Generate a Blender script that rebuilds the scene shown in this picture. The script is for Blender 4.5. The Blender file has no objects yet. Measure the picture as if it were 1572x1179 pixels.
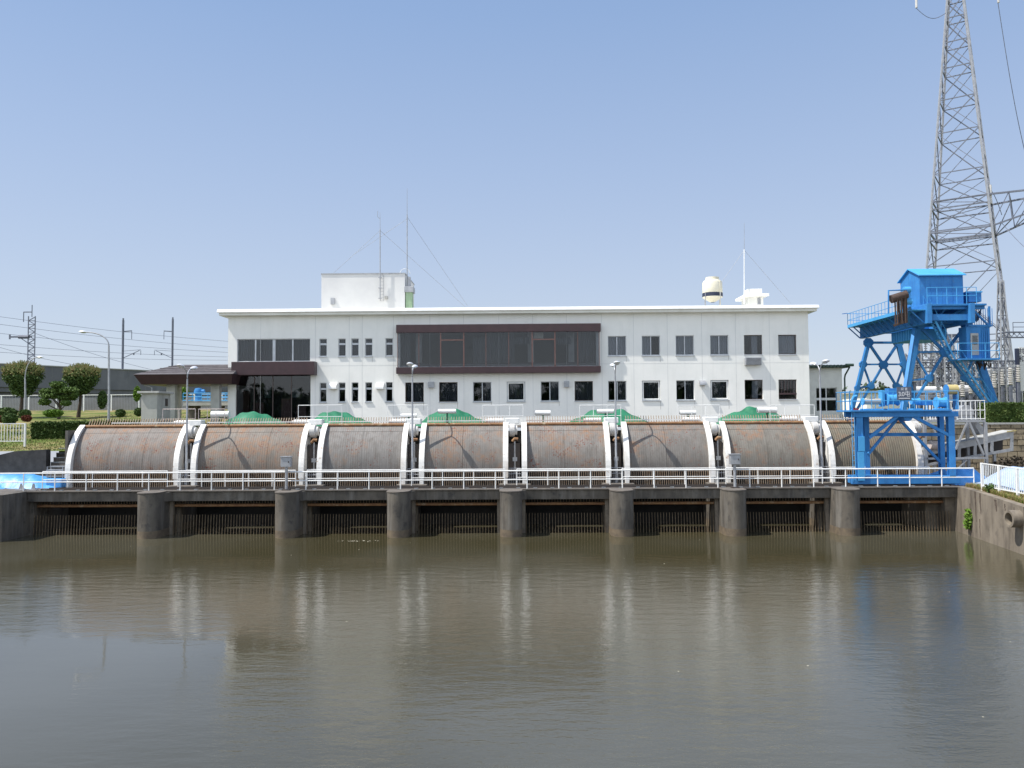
import bpy, bmesh, math, random
from mathutils import Vector, Matrix
random.seed(7)
S = bpy.context.scene
COL = S.collection
R = math.radians

# ------------------------------------------------------------------ camera
CH = 6.75; F = 1222.0
PITCH = math.atan(51.5 / F); ROLL = 0.0062; YAW = 0.0115
cam_d = bpy.data.cameras.new('camera'); cam = bpy.data.objects.new('camera', cam_d); COL.objects.link(cam)
fwd = Vector((-math.sin(YAW) * math.cos(PITCH), math.cos(YAW) * math.cos(PITCH), math.sin(PITCH)))
rt = Vector((math.cos(YAW), math.sin(YAW), 0)); up = rt.cross(fwd)
rt2 = rt * math.cos(ROLL) - up * math.sin(ROLL); up2 = rt2.cross(fwd)
cam.matrix_world = Matrix(((rt2.x, up2.x, -fwd.x, 0), (rt2.y, up2.y, -fwd.y, 0), (rt2.z, up2.z, -fwd.z, CH), (0, 0, 0, 1)))
cam_d.sensor_width = 36; cam_d.lens = 36 * F / 1572; cam_d.clip_end = 6000; cam_d.clip_start = 0.1
S.camera = cam
def P(px, py, Y):
    d = fwd * F + rt2 * (px - 786) - up2 * (py - 589.5)
    d *= Y / d.y
    return Vector((d.x, d.y, d.z + CH))
# ------------------------------------------------------------------ world, sun, exposure
SUNV = Vector((1.0, 0.28, -1.65)).normalized()
w = bpy.data.worlds.new('World'); S.world = w; w.use_nodes = True
nt = w.node_tree; bg = nt.nodes['Background']
sky = nt.nodes.new('ShaderNodeTexSky'); sky.sky_type = 'NISHITA'; sky.sun_disc = False
sky.sun_elevation = math.asin(-SUNV.z); sky.sun_rotation = math.atan2(-SUNV.x, -SUNV.y) % (2 * math.pi)
sky.altitude = 0; sky.air_density = 1.25; sky.dust_density = 0.8; sky.ozone_density = 4.0
# the pale lavender-blue of a hazy summer sky: sky texture mixed with a gradient over elevation
tc = nt.nodes.new('ShaderNodeTexCoord'); sp = nt.nodes.new('ShaderNodeSeparateXYZ'); nt.links.new(tc.outputs['Generated'], sp.inputs[0])
rp = nt.nodes.new('ShaderNodeValToRGB'); el = rp.color_ramp.elements
def C_(r_, g_, b_): return (r_ / 1.0, g_ / 1.0, b_ / 1.0, 1)
el[0].position = 0.0; el[0].color = C_(0.535, 0.585, 0.68); el[1].position = 1.0; el[1].color = C_(0.12, 0.22, 0.50)
for p_, c_ in ((0.12, C_(0.46, 0.525, 0.66)), (0.30, C_(0.35, 0.445, 0.635)), (0.46, C_(0.255, 0.37, 0.595))): x_ = el.new(p_); x_.color = c_
nt.links.new(sp.outputs[2], rp.inputs[0])
sc_ = nt.nodes.new('ShaderNodeMix'); sc_.data_type = 'RGBA'; sc_.blend_type = 'MULTIPLY'; sc_.inputs[0].default_value = 1.0
nt.links.new(rp.outputs[0], sc_.inputs[6]); sc_.inputs[7].default_value = (5.4, 5.4, 5.4, 1)
mx_ = nt.nodes.new('ShaderNodeMix'); mx_.data_type = 'RGBA'; mx_.inputs[0].default_value = 0.85
nt.links.new(sky.outputs[0], mx_.inputs[6]); nt.links.new(sc_.outputs[2], mx_.inputs[7])
# white fill added to the sky half behind the photographer, lifts the shaded walls
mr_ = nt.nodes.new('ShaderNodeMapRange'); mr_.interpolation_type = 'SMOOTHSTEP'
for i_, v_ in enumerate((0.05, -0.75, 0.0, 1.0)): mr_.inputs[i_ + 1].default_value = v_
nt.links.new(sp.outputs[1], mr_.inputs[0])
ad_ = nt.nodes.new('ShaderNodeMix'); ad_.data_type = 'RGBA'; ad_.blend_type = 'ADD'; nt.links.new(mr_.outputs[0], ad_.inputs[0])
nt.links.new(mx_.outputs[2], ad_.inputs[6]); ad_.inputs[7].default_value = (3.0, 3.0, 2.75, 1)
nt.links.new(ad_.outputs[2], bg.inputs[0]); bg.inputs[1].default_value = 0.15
sl = bpy.data.lights.new('sun', 'SUN'); so = bpy.data.objects.new('sun', sl); COL.objects.link(so)
sl.energy = 4.6; sl.angle = R(0.53); sl.color = (1.0, 0.95, 0.87)
so.rotation_euler = (-SUNV).to_track_quat('Z', 'Y').to_euler(); so.location = (-60, -60, 90)
S.view_settings.view_transform = 'Standard'; S.view_settings.look = 'None'
S.view_settings.exposure = 0.5; S.view_settings.gamma = 1.0
S.render.engine = 'CYCLES'

# ------------------------------------------------------------------ materials
def N(t, ty, **kw):
    n = t.nodes.new(ty)
    for k, v in kw.items(): setattr(n, k, v)
    return n
def mat(name, c1, c2=None, rough=0.6, metal=0.0, scale=1.5, stretch=(1, 1, 1), bump=0.0, bscale=20, spots=None, streak=None, contrast=(0.35, 0.65), spec=0.5):
    """weathered surface: noise between two colours, optional spots (col, scale, lo, hi) and vertical streaks (col, amount, xscale)"""
    m = bpy.data.materials.new(name); m.use_nodes = True; t = m.node_tree; L = t.links
    b = t.nodes['Principled BSDF']; b.inputs['Roughness'].default_value = rough; b.inputs['Metallic'].default_value = metal
    b.inputs['Specular IOR Level'].default_value = spec
    geo = N(t, 'ShaderNodeNewGeometry')
    def noise(sc, st=(1, 1, 1), det=5):
        mp = N(t, 'ShaderNodeMapping'); mp.inputs['Scale'].default_value = st
        L.new(geo.outputs['Position'], mp.inputs['Vector'])
        n = N(t, 'ShaderNodeTexNoise'); n.inputs['Scale'].default_value = sc; n.inputs['Detail'].default_value = det
        n.inputs['Roughness'].default_value = 0.62
        L.new(mp.outputs[0], n.inputs['Vector']); return n.outputs['Fac']
    def ramp(f, lo, hi):
        r = N(t, 'ShaderNodeMapRange'); r.inputs['From Min'].default_value = lo; r.inputs['From Max'].default_value = hi
        L.new(f, r.inputs['Value']); return r.outputs[0]
    def mix(f, a, bb):
        x = N(t, 'ShaderNodeMix'); x.data_type = 'RGBA'
        L.new(f, x.inputs['Factor'])
        for s, v in ((6, a), (7, bb)):
            if isinstance(v, tuple): x.inputs[s].default_value = (*v, 1)
            else: L.new(v, x.inputs[s])
        return x.outputs[2]
    c2 = c2 or tuple(x * 0.8 for x in c1)
    col = mix(ramp(noise(scale, stretch), *contrast), c1, c2)
    if spots:
        for sc_, ssc, lo, hi in (spots if isinstance(spots, list) else [spots]):
            col = mix(ramp(noise(ssc, (1, 1, 1), 6), lo, hi), col, sc_)
    if streak:
        sc_, amt, xs = streak
        f = ramp(noise(1.0, (xs, xs, 0.22), 4), 0.5, 0.72)
        mu = N(t, 'ShaderNodeMath', operation='MULTIPLY'); mu.inputs[1].default_value = amt; L.new(f, mu.inputs[0])
        col = mix(mu.outputs[0], col, sc_)
    L.new(col, b.inputs['Base Color'])
    if bump:
        bp = N(t, 'ShaderNodeBump'); bp.inputs['Strength'].default_value = bump; bp.inputs['Distance'].default_value = 0.02
        L.new(noise(bscale), bp.inputs['Height']); L.new(bp.outputs[0], b.inputs['Normal'])
    return m
M = {}
M['white'] = mat('white_paint', (0.82, 0.82, 0.80), (0.70, 0.71, 0.70), 0.45, scale=2.5, spots=((0.42, 0.30, 0.2), 7, 0.66, 0.78))
M['plate'] = mat('plate_white_paint', (0.84, 0.83, 0.80), (0.68, 0.67, 0.64), 0.5, scale=1.6, spots=((0.33, 0.17, 0.08), 3.2, 0.62, 0.74), streak=((0.45, 0.33, 0.22), 0.35, 3))
M['wall'] = mat('white_render', (0.86, 0.85, 0.81), (0.80, 0.80, 0.765), 0.75, scale=0.5, streak=((0.62, 0.62, 0.58), 0.28, 1.3), bump=0.12, bscale=9)
M['roofwhite'] = mat('roof_white', (0.80, 0.79, 0.74), (0.68, 0.67, 0.6), 0.7, scale=0.8)
M['pent'] = mat('penthouse_panels', (0.66, 0.66, 0.65), (0.60, 0.60, 0.60), 0.7, scale=0.6, streak=((0.58, 0.58, 0.57), 0.3, 1.0))
M['brown'] = mat('brown_cladding', (0.055, 0.026, 0.03), (0.04, 0.02, 0.024), 0.45, scale=2)
M['alu'] = mat('aluminium', (0.55, 0.57, 0.6), (0.45, 0.47, 0.5), 0.4, 0.6)
M['darkalu'] = mat('dark_aluminium', (0.10, 0.075, 0.07), None, 0.4, 0.3)
M['galv'] = mat('galvanised_steel', (0.42, 0.43, 0.45), (0.32, 0.33, 0.35), 0.5, 0.5, scale=3)
M['lamphead'] = mat('lamp_head', (0.75, 0.76, 0.78), None, 0.3, 0.2)
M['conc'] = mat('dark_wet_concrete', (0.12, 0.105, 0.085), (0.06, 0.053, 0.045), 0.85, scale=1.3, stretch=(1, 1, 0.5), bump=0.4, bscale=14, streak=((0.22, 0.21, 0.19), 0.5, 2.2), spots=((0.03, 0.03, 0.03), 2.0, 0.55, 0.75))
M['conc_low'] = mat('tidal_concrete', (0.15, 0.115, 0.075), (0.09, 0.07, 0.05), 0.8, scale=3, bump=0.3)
M['conc_light'] = mat('grey_concrete', (0.42, 0.42, 0.40), (0.33, 0.33, 0.31), 0.85, scale=1.2, bump=0.25, streak=((0.22, 0.21, 0.2), 0.3, 2))
M['conc_deck'] = mat('deck_concrete', (0.15, 0.13, 0.11), (0.09, 0.08, 0.07), 0.9, scale=2, bump=0.3)
M['conc_wall'] = mat('stained_wall_concrete', (0.24, 0.205, 0.16), (0.16, 0.135, 0.105), 0.85, scale=1.1, stretch=(1, 1, 0.4), bump=0.4, bscale=10, streak=((0.045, 0.035, 0.028), 0.85, 0.9), spots=((0.10, 0.085, 0.07), 1.7, 0.55, 0.75))
M['viad'] = mat('viaduct_concrete', (0.15, 0.155, 0.165), (0.115, 0.12, 0.13), 0.9, scale=0.3, streak=((0.2, 0.2, 0.21), 0.5, 0.6))
M['rustpipe'] = mat('rusty_pipe', (0.30, 0.165, 0.075), (0.20, 0.10, 0.05), 0.75, scale=4, spots=((0.42, 0.33, 0.22), 3, 0.58, 0.7))
M['bars'] = mat('screen_bars', (0.19, 0.145, 0.09), (0.10, 0.07, 0.04), 0.7, scale=6)
M['tine'] = mat('rake_tines', (0.36, 0.31, 0.25), (0.28, 0.17, 0.09), 0.7, scale=6)
M['darksteel'] = mat('dark_steel', (0.035, 0.033, 0.035), (0.06, 0.045, 0.035), 0.7)
M['blue'] = mat('blue_paint', (0.045, 0.23, 0.53), (0.035, 0.18, 0.46), 0.6, spec=0.25, scale=1.2, spots=[((0.09, 0.19, 0.34), 5, 0.6, 0.75), ((0.12, 0.07, 0.045), 9, 0.68, 0.74)], streak=((0.02, 0.10, 0.26), 0.4, 3))
M['bluelight'] = mat('light_blue_sheet', (0.08, 0.35, 0.66), (0.06, 0.30, 0.60), 0.6, spec=0.25, scale=0.9)
M['tarpblue'] = mat('blue_tarp', (0.05, 0.25, 0.62), (0.10, 0.34, 0.68), 0.45, scale=2.0, bump=1.0, bscale=4)
M['tarpgreen'] = mat('green_tarp', (0.012, 0.12, 0.055), (0.03, 0.20, 0.10), 0.5, scale=1.2, bump=0.4, bscale=4)
M['curtain'] = mat('curtain', (0.13, 0.14, 0.15), (0.08, 0.085, 0.095), 0.9, scale=1, stretch=(12, 1, 0.2))
M['curtain_light'] = mat('pale_curtain', (0.62, 0.63, 0.64), (0.5, 0.51, 0.52), 0.9, scale=1, stretch=(12, 1, 0.2))
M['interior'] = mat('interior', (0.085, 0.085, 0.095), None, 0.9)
M['slate'] = mat('roof_tiles', (0.105, 0.095, 0.10), (0.07, 0.062, 0.066), 0.7, scale=2, bump=0.5, bscale=12)
M['black'] = mat('black_rubber', (0.02, 0.02, 0.022), None, 0.6)
M['rusthose'] = mat('rusty_hose', (0.075, 0.05, 0.04), (0.05, 0.03, 0.022), 0.8, scale=7)
M['cream'] = mat('cream_plastic', (0.72, 0.68, 0.55), (0.64, 0.60, 0.47), 0.5)
M['yellow'] = mat('yellow_paint', (0.5, 0.42, 0.18), (0.4, 0.32, 0.14), 0.6)
M['staindark'] = mat('wall_stain', (0.06, 0.045, 0.035), (0.11, 0.085, 0.065), .85, scale=4)
M['palegrey'] = mat('pale_grey_paint', (0.58, 0.57, 0.55), (0.46, 0.45, 0.43), .5, scale=4, spots=((0.25, 0.17, 0.1), 6, .6, .72))
M['palesheet'] = mat('faded_blue_tarp', (0.30, 0.42, 0.62), (0.42, 0.52, 0.68), .5, scale=2, bump=.8, bscale=4)
M['darkconc'] = mat('blackened_concrete', (0.06, 0.055, 0.05), (0.03, 0.028, 0.026), .9, scale=1.5, bump=.3)
M['voidwall'] = mat('void_shade_concrete', (0.022, 0.02, 0.018), (0.012, 0.011, 0.01), 0.8)  # shade of the void under the deck put into the colour as near-black
M['drysoil'] = mat('dry_soil', (0.22, 0.165, 0.095), (0.15, 0.12, 0.05), 0.95, scale=1.5, bump=.6, spots=((0.09, 0.12, 0.03), 1.2, .55, .7))
M['tarpdark'] = mat('dark_green_tarp', (0.018, 0.12, 0.06), None, .5)
M['mull'] = mat('red_brown_frame', (0.16, 0.085, 0.075), None, 0.5)
M['farwin'] = mat('pale_blue_sheet', (0.35, 0.45, 0.5), (0.12, 0.25, 0.2), .6, scale=3)
M['bark'] = mat('bark', (0.085, 0.06, 0.042), (0.05, 0.038, 0.03), 0.9, scale=8)
M['greenpaint'] = mat('green_paint', (0.30, 0.42, 0.27), (0.24, 0.35, 0.22), 0.7)
M['darkgreen'] = mat('dark_green_metal', (0.03, 0.06, 0.045), None, 0.6)
M['pinkwhite'] = mat('weathered_pale_rail', (0.62, 0.56, 0.53), (0.45, 0.36, 0.33), 0.6, scale=8)
M['sign'] = mat('dark_sign', (0.09, 0.11, 0.16), (0.07, 0.09, 0.13), 0.5)
M['letters'] = mat('sign_letters', (0.72, 0.74, 0.78), None, 0.5)
M['navy'] = mat('navy', (0.018, 0.025, 0.055), None, 0.5)
M['pylon'] = mat('galvanised_lattice', (0.16, 0.175, 0.22), (0.11, 0.12, 0.15), 0.55, 0.2, scale=2)
M['pylon_leg'] = mat('galvanised_legs', (0.42, 0.42, 0.43), (0.3, 0.31, 0.33), 0.5, 0.3, scale=3)
M['insul'] = mat('insulator', (0.6, 0.58, 0.55), None, 0.35)
M['red'] = mat('red', (0.45, 0.04, 0.03), None, 0.6)
def leaf(name, a, b, c):
    m = bpy.data.materials.new(name); m.use_nodes = True; t = m.node_tree; bb = t.nodes['Principled BSDF']
    n = N(t, 'ShaderNodeTexNoise'); n.inputs['Scale'].default_value = 2.2; n.inputs['Detail'].default_value = 6; n.inputs['Roughness'].default_value = 0.75
    g = N(t, 'ShaderNodeNewGeometry'); t.links.new(g.outputs['Position'], n.inputs['Vector'])
    r = N(t, 'ShaderNodeValToRGB'); e = r.color_ramp.elements
    e[0].position = 0.34; e[0].color = (*a, 1); e[1].position = 0.66; e[1].color = (*c, 1); x = e.new(0.5); x.color = (*b, 1)
    t.links.new(n.outputs['Fac'], r.inputs[0]); t.links.new(r.outputs[0], bb.inputs['Base Color']); bb.inputs['Roughness'].default_value = 0.7
    bb.inputs['Specular IOR Level'].default_value = 0.2
    return m
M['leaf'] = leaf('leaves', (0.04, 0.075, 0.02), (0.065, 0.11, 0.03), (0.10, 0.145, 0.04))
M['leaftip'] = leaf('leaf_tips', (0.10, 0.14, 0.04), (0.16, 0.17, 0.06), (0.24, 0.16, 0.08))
M['pine'] = leaf('pine_needles', (0.05, 0.09, 0.025), (0.085, 0.14, 0.035), (0.12, 0.18, 0.045))
M['hedge'] = leaf('hedge_leaves', (0.028, 0.055, 0.012), (0.05, 0.085, 0.02), (0.10, 0.13, 0.035))
M['bright'] = leaf('bright_leaves', (0.08, 0.15, 0.02), (0.11, 0.20, 0.025), (0.15, 0.24, 0.04))
M['azalea'] = leaf('red_leaves', (0.09, 0.03, 0.02), (0.16, 0.05, 0.03), (0.11, 0.08, 0.03))
M['farleaf'] = leaf('far_leaves', (0.05, 0.075, 0.04), (0.07, 0.095, 0.05), (0.09, 0.115, 0.06))
def grass_mat():
    m = mat('lawn', (0.105, 0.14, 0.035), (0.26, 0.21, 0.10), 0.95, scale=0.22, bump=0.6, bscale=25, spots=[((0.07, 0.11, 0.025), 0.9, 0.5, 0.7), ((0.27, 0.23, 0.12), 2.4, 0.58, 0.72)], contrast=(0.42, 0.62), spec=0.1)
    return m
M['lawn'] = grass_mat()
def glass_mat():
    m = bpy.data.materials.new('window_glass'); m.use_nodes = True; t = m.node_tree; t.nodes.clear(); L = t.links
    o = N(t, 'ShaderNodeOutputMaterial'); mx = N(t, 'ShaderNodeMixShader'); tr = N(t, 'ShaderNodeBsdfTransparent'); gl = N(t, 'ShaderNodeBsdfGlossy')
    tr.inputs[0].default_value = (0.72, 0.74, 0.77, 1); gl.inputs['Roughness'].default_value = 0.02; gl.inputs[0].default_value = (0.9, 0.92, 0.95, 1)
    fr = N(t, 'ShaderNodeFresnel'); fr.inputs[0].default_value = 1.45
    L.new(fr.outputs[0], mx.inputs[0]); L.new(tr.outputs[0], mx.inputs[1]); L.new(gl.outputs[0], mx.inputs[2]); L.new(mx.outputs[0], o.inputs[0])
    return m
M['glass'] = glass_mat()
def panel_mat(seed, rustiness, tint):
    """grey screen covers: fine upright ribs, orange rust blotches, small brown flakes, plate seams"""
    m = bpy.data.materials.new('rusty_cover'); m.use_nodes = True; t = m.node_tree; L = t.links; b = t.nodes['Principled BSDF']
    b.inputs['Roughness'].default_value = 0.7; b.inputs['Specular IOR Level'].default_value = 0.3
    g = N(t, 'ShaderNodeNewGeometry'); mp = N(t, 'ShaderNodeMapping'); mp.inputs['Location'].default_value = (seed * 17.3, seed * 5.1, 0)
    L.new(g.outputs['Position'], mp.inputs['Vector'])
    def noise(sc, det=6, src=None, rough=0.62):
        n = N(t, 'ShaderNodeTexNoise'); n.inputs['Scale'].default_value = sc; n.inputs['Detail'].default_value = det; n.inputs['Roughness'].default_value = rough
        L.new(src or mp.outputs[0], n.inputs['Vector']); return n.outputs['Fac']
    def mr(f, lo, hi, a=0, c=1):
        r = N(t, 'ShaderNodeMapRange'); r.inputs[1].default_value = lo; r.inputs[2].default_value = hi; r.inputs[3].default_value = a; r.inputs[4].default_value = c
        L.new(f, r.inputs[0]); return r.outputs[0]
    def mix(f, a, c):
        x = N(t, 'ShaderNodeMix'); x.data_type = 'RGBA'; L.new(f, x.inputs[0])
        for s, v in ((6, a), (7, c)):
            if isinstance(v, tuple): x.inputs[s].default_value = (*v, 1)
            else: L.new(v, x.inputs[s])
        return x.outputs[2]
    def mul(a, c):
        x = N(t, 'ShaderNodeMath', operation='MULTIPLY'); L.new(a, x.inputs[0])
        if isinstance(c, (int, float)): x.inputs[1].default_value = c
        else: L.new(c, x.inputs[1])
        return x.outputs[0]
    tint = tuple(v * 1.08 for v in tint); base = mix(mr(noise(0.9), 0.35, 0.65), tint, tuple(v * 0.78 for v in tint))
    mp2 = N(t, 'ShaderNodeMapping'); mp2.inputs['Scale'].default_value = (3, 3, 0.25); L.new(mp.outputs[0], mp2.inputs[0])
    base = mix(mul(mr(noise(1.3, 5, mp2.outputs[0]), 0.48, 0.7), 0.5), base, (0.10, 0.085, 0.07))
    sx = N(t, 'ShaderNodeSeparateXYZ'); L.new(g.outputs['Position'], sx.inputs[0])
    hb = mr(sx.outputs['Z'], 3.2, 5.6)                       # more rust towards the top of a cover
    big = mr(noise(0.75, 5), 0.60 - rustiness * 0.17, 0.72 - rustiness * 0.14)
    base = mix(mul(mul(big, mr(sx.outputs['Z'], 3.0, 5.0, 0.35, 0.9)), mr(noise(5, 4), 0.35, 0.6)), base, (0.25, 0.15, 0.095))
    base = mix(mul(mr(noise(1.1, 4), 0.5, 0.62), mr(noise(9, 3), 0.62 - rustiness * 0.07, 0.66 - rustiness * 0.06)), base, (0.17, 0.065, 0.045))
    L.new(base, b.inputs['Base Color'])
    wv = N(t, 'ShaderNodeMath', operation='SINE'); k = N(t, 'ShaderNodeMath', operation='MULTIPLY'); k.inputs[1].default_value = 2 * math.pi / 0.14
    L.new(sx.outputs['X'], k.inputs[0]); L.new(k.outputs[0], wv.inputs[0])
    bp = N(t, 'ShaderNodeBump'); bp.inputs['Strength'].default_value = 0.3 if seed < 7 else 0.7; bp.inputs['Distance'].default_value = 0.012
    L.new(wv.outputs[0], bp.inputs['Height']); bp2 = N(t, 'ShaderNodeBump'); bp2.inputs['Strength'].default_value = 0.3; bp2.inputs['Distance'].default_value = 0.02
    L.new(noise(8), bp2.inputs['Height']); L.new(bp.outputs[0], bp2.inputs['Normal']); L.new(bp2.outputs[0], b.inputs['Normal'])
    return m
def water_mat():
    m = bpy.data.materials.new('murky_water'); m.use_nodes = True; t = m.node_tree; L = t.links; b = t.nodes['Principled BSDF']
    b.inputs['Base Color'].default_value = (0.115, 0.105, 0.055, 1); b.inputs['Roughness'].default_value = 0.06; b.inputs['IOR'].default_value = 1.7
    g = N(t, 'ShaderNodeNewGeometry')
    def noise(sc, st, det=3, loc=(0, 0, 0)):
        mp = N(t, 'ShaderNodeMapping'); mp.inputs['Scale'].default_value = st; mp.inputs['Location'].default_value = loc
        L.new(g.outputs['Position'], mp.inputs[0]); n = N(t, 'ShaderNodeTexNoise'); n.inputs['Scale'].default_value = sc
        n.inputs['Detail'].default_value = det; L.new(mp.outputs[0], n.inputs['Vector']); return n.outputs['Fac']
    def mr(f, lo, hi, a=0, c=1):
        r = N(t, 'ShaderNodeMapRange'); r.interpolation_type = 'SMOOTHSTEP'
        for i, v in enumerate((lo, hi, a, c)): r.inputs[i + 1].default_value = v
        L.new(f, r.inputs[0]); return r.outputs[0]
    def op(o, a, c):
        x = N(t, 'ShaderNodeMath', operation=o)
        for i, v in enumerate((a, c)):
            if isinstance(v, (int, float)): x.inputs[i].default_value = v
            else: L.new(v, x.inputs[i])
        return x.outputs[0]
    # breeze: ripples stronger to the right and the open middle, calm pool at the lower left
    sx = N(t, 'ShaderNodeSeparateXYZ'); L.new(g.outputs['Position'], sx.inputs[0])
    edge = op('ADD', sx.outputs['X'], op('MULTIPLY', sx.outputs['Y'], -0.10))
    edge = op('ADD', edge, op('MULTIPLY', noise(0.12, (1, 1.6, 1), 4), 9.0))
    calm = op('MAXIMUM', mr(edge, -9.0, -3.0, 0.12, 1.0), mr(op('ADD', sx.outputs['Y'], op('MULTIPLY', noise(0.3, (.3, 1, 1), 4), 3.0)), 25.0, 28.5, 0.12, 0.85))
    near = mr(sx.outputs['Y'], 34.0, 40, 1.0, 0.3)
    amp = op('MULTIPLY', calm, near)
    h = op('ADD', op('MULTIPLY', noise(1.5, (0.6, 1.5, 1), 3), 0.7), op('ADD', op('MULTIPLY', noise(5.5, (0.7, 1.3, 1), 3, (3, 7, 0)), 0.22), op('MULTIPLY', noise(17, (0.8, 1.2, 1), 2, (9, 1, 0)), 0.10)))
    bp = N(t, 'ShaderNodeBump'); bp.inputs['Distance'].default_value = 0.1
    L.new(op('MULTIPLY', amp, 0.26), bp.inputs['Strength']); L.new(h, bp.inputs['Height']); L.new(bp.outputs[0], b.inputs['Normal'])
    L.new(mr(amp, 0.1, 0.9, 0.03, 0.10), b.inputs['Roughness'])
    cm = N(t, 'ShaderNodeMix'); cm.data_type = 'RGBA'; cm.inputs[6].default_value = (0.052, 0.046, 0.024, 1); cm.inputs[7].default_value = (0.074, 0.069, 0.047, 1)
    L.new(mr(noise(0.05, (1, 1, 1), 3), 0.4, 0.6), cm.inputs[0]); L.new(cm.outputs[2], b.inputs['Base Color'])
    return m
M['water'] = water_mat()

# ------------------------------------------------------------------ mesh helpers
def tag(o, label=None, cat=None, group=None, kind=None):
    if label: o['label'] = label
    if cat: o['category'] = cat
    if group: o['group'] = group
    if kind: o['kind'] = kind
    return o
def empty(name, loc, label, cat, group=None):
    o = bpy.data.objects.new(name, None); o.empty_display_size = 0.3; COL.objects.link(o); o.location = loc
    return tag(o, label, cat, group)
def org(p):
    v = Vector((0, 0, 0))
    while p is not None: v += Vector(p.location); p = p.parent
    return v
class MB:
    def __init__(s): s.v = []; s.f = []; s.m = []; s.sm = []
    def face(s, vs, mi=0, sm=False):
        i = len(s.v); s.v += [tuple(v) for v in vs]; s.f.append(tuple(range(i, i + len(vs)))); s.m.append(mi); s.sm.append(sm)
    def add(s, vs, fs, mi=0, sm=False):
        i = len(s.v); s.v += [tuple(v) for v in vs]
        for f in fs: s.f.append(tuple(i + k for k in f)); s.m.append(mi); s.sm.append(sm)
    def box(s, x0, x1, y0, y1, z0, z1, mi=0):
        s.add([(x0, y0, z0), (x1, y0, z0), (x1, y1, z0), (x0, y1, z0), (x0, y0, z1), (x1, y0, z1), (x1, y1, z1), (x0, y1, z1)],
              [(0, 3, 2, 1), (4, 5, 6, 7), (0, 1, 5, 4), (1, 2, 6, 5), (2, 3, 7, 6), (3, 0, 4, 7)], mi); return s
    def bar(s, p, q, w, h=None, mi=0, upv=None):
        p = Vector(p); q = Vector(q); d = (q - p).normalized(); h = h or w
        u = Vector(upv) if upv else (Vector((0, 0, 1)) if abs(d.z) < 0.95 else Vector((0, 1, 0)))
        a = d.cross(u).normalized(); b = a.cross(d).normalized(); a *= w / 2; b *= h / 2
        vs = [p - a - b, p + a - b, p + a + b, p - a + b, q - a - b, q + a - b, q + a + b, q - a + b]
        s.add(vs, [(0, 1, 2, 3), (7, 6, 5, 4), (0, 4, 5, 1), (1, 5, 6, 2), (2, 6, 7, 3), (3, 7, 4, 0)], mi); return s
    def tube(s, pts, r, n=8, mi=0, cap=True):
        pts = [Vector(p) for p in pts]; rs = r if isinstance(r, (list, tuple)) else [r] * len(pts)
        rings = []; prev = None
        for i, p in enumerate(pts):
            d = (pts[min(i + 1, len(pts) - 1)] - pts[max(i - 1, 0)]).normalized()
            if prev is None: a = d.cross(Vector((0, 0, 1)) if abs(d.z) < 0.9 else Vector((0, 1, 0))).normalized()
            else: a = (prev - d * prev.dot(d)).normalized()
            prev = a; b = d.cross(a)
            rings.append([p + (a * math.cos(2 * math.pi * k / n) + b * math.sin(2 * math.pi * k / n)) * rs[i] for k in range(n)])
        vs = [v for rg in rings for v in rg]; fs = []
        for i in range(len(pts) - 1):
            for k in range(n):
                k2 = (k + 1) % n; fs.append((i * n + k, i * n + k2, (i + 1) * n + k2, (i + 1) * n + k))
        s.add(vs, fs, mi, True)
        if cap: s.face(rings[0][::-1], mi); s.face(rings[-1], mi)
        return s
    def lathe(s, prof, c, n=20, mi=0):
        vs = []; fs = []
        for r_, z in prof:
            for k in range(n): vs.append((c[0] + r_ * math.cos(2 * math.pi * k / n), c[1] + r_ * math.sin(2 * math.pi * k / n), c[2] + z))
        for i in range(len(prof) - 1):
            for k in range(n):
                k2 = (k + 1) % n; fs.append((i * n + k, i * n + k2, (i + 1) * n + k2, (i + 1) * n + k))
        s.add(vs, fs, mi, True); return s
    def prism(s, poly, axis, a, b, mi=0):
        """poly of 2D points extruded along x ('x': points are y,z), y (x,z) or z (x,y)"""
        def mk(p, t): return {'x': (t, p[0], p[1]), 'y': (p[0], t, p[1]), 'z': (p[0], p[1], t)}[axis]
        A = [mk(p, a) for p in poly]; B = [mk(p, b) for p in poly]; n = len(poly)
        s.face(A, mi); s.face(B[::-1], mi)
        for i in range(n): s.face([A[i], B[i], B[(i + 1) % n], A[(i + 1) % n]], mi)
        return s
    def build(s, name, m, parent=None, bevel=0, **kw):
        o0 = org(parent)
        me = bpy.data.meshes.new(name); me.from_pydata([tuple(Vector(v) - o0) for v in s.v], [], s.f)
        for x in (m if isinstance(m, list) else [m]): me.materials.append(M[x] if isinstance(x, str) else x)
        me.polygons.foreach_set('material_index', s.m); me.polygons.foreach_set('use_smooth', s.sm)
        bm = bmesh.new(); bm.from_mesh(me); bmesh.ops.remove_doubles(bm, verts=bm.verts, dist=1e-5)
        bmesh.ops.recalc_face_normals(bm, faces=bm.faces); bm.to_mesh(me); bm.free()
        if any(s.sm): me.set_sharp_from_angle(angle=R(38))
        o = bpy.data.objects.new(name, me); COL.objects.link(o); o.parent = parent
        if bevel:
            b = o.modifiers.new('bevel', 'BEVEL'); b.width = bevel; b.segments = 2; b.limit_method = 'ANGLE'
        if kw: tag(o, **kw)
        return o
def kids(o): return [c for c in bpy.data.objects if c.parent == o]
def copy_tree(o, parent=None):
    ks = kids(o); c = o.copy(); COL.objects.link(c); c.parent = parent
    for k in ks: copy_tree(k, c)
    return c
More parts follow.
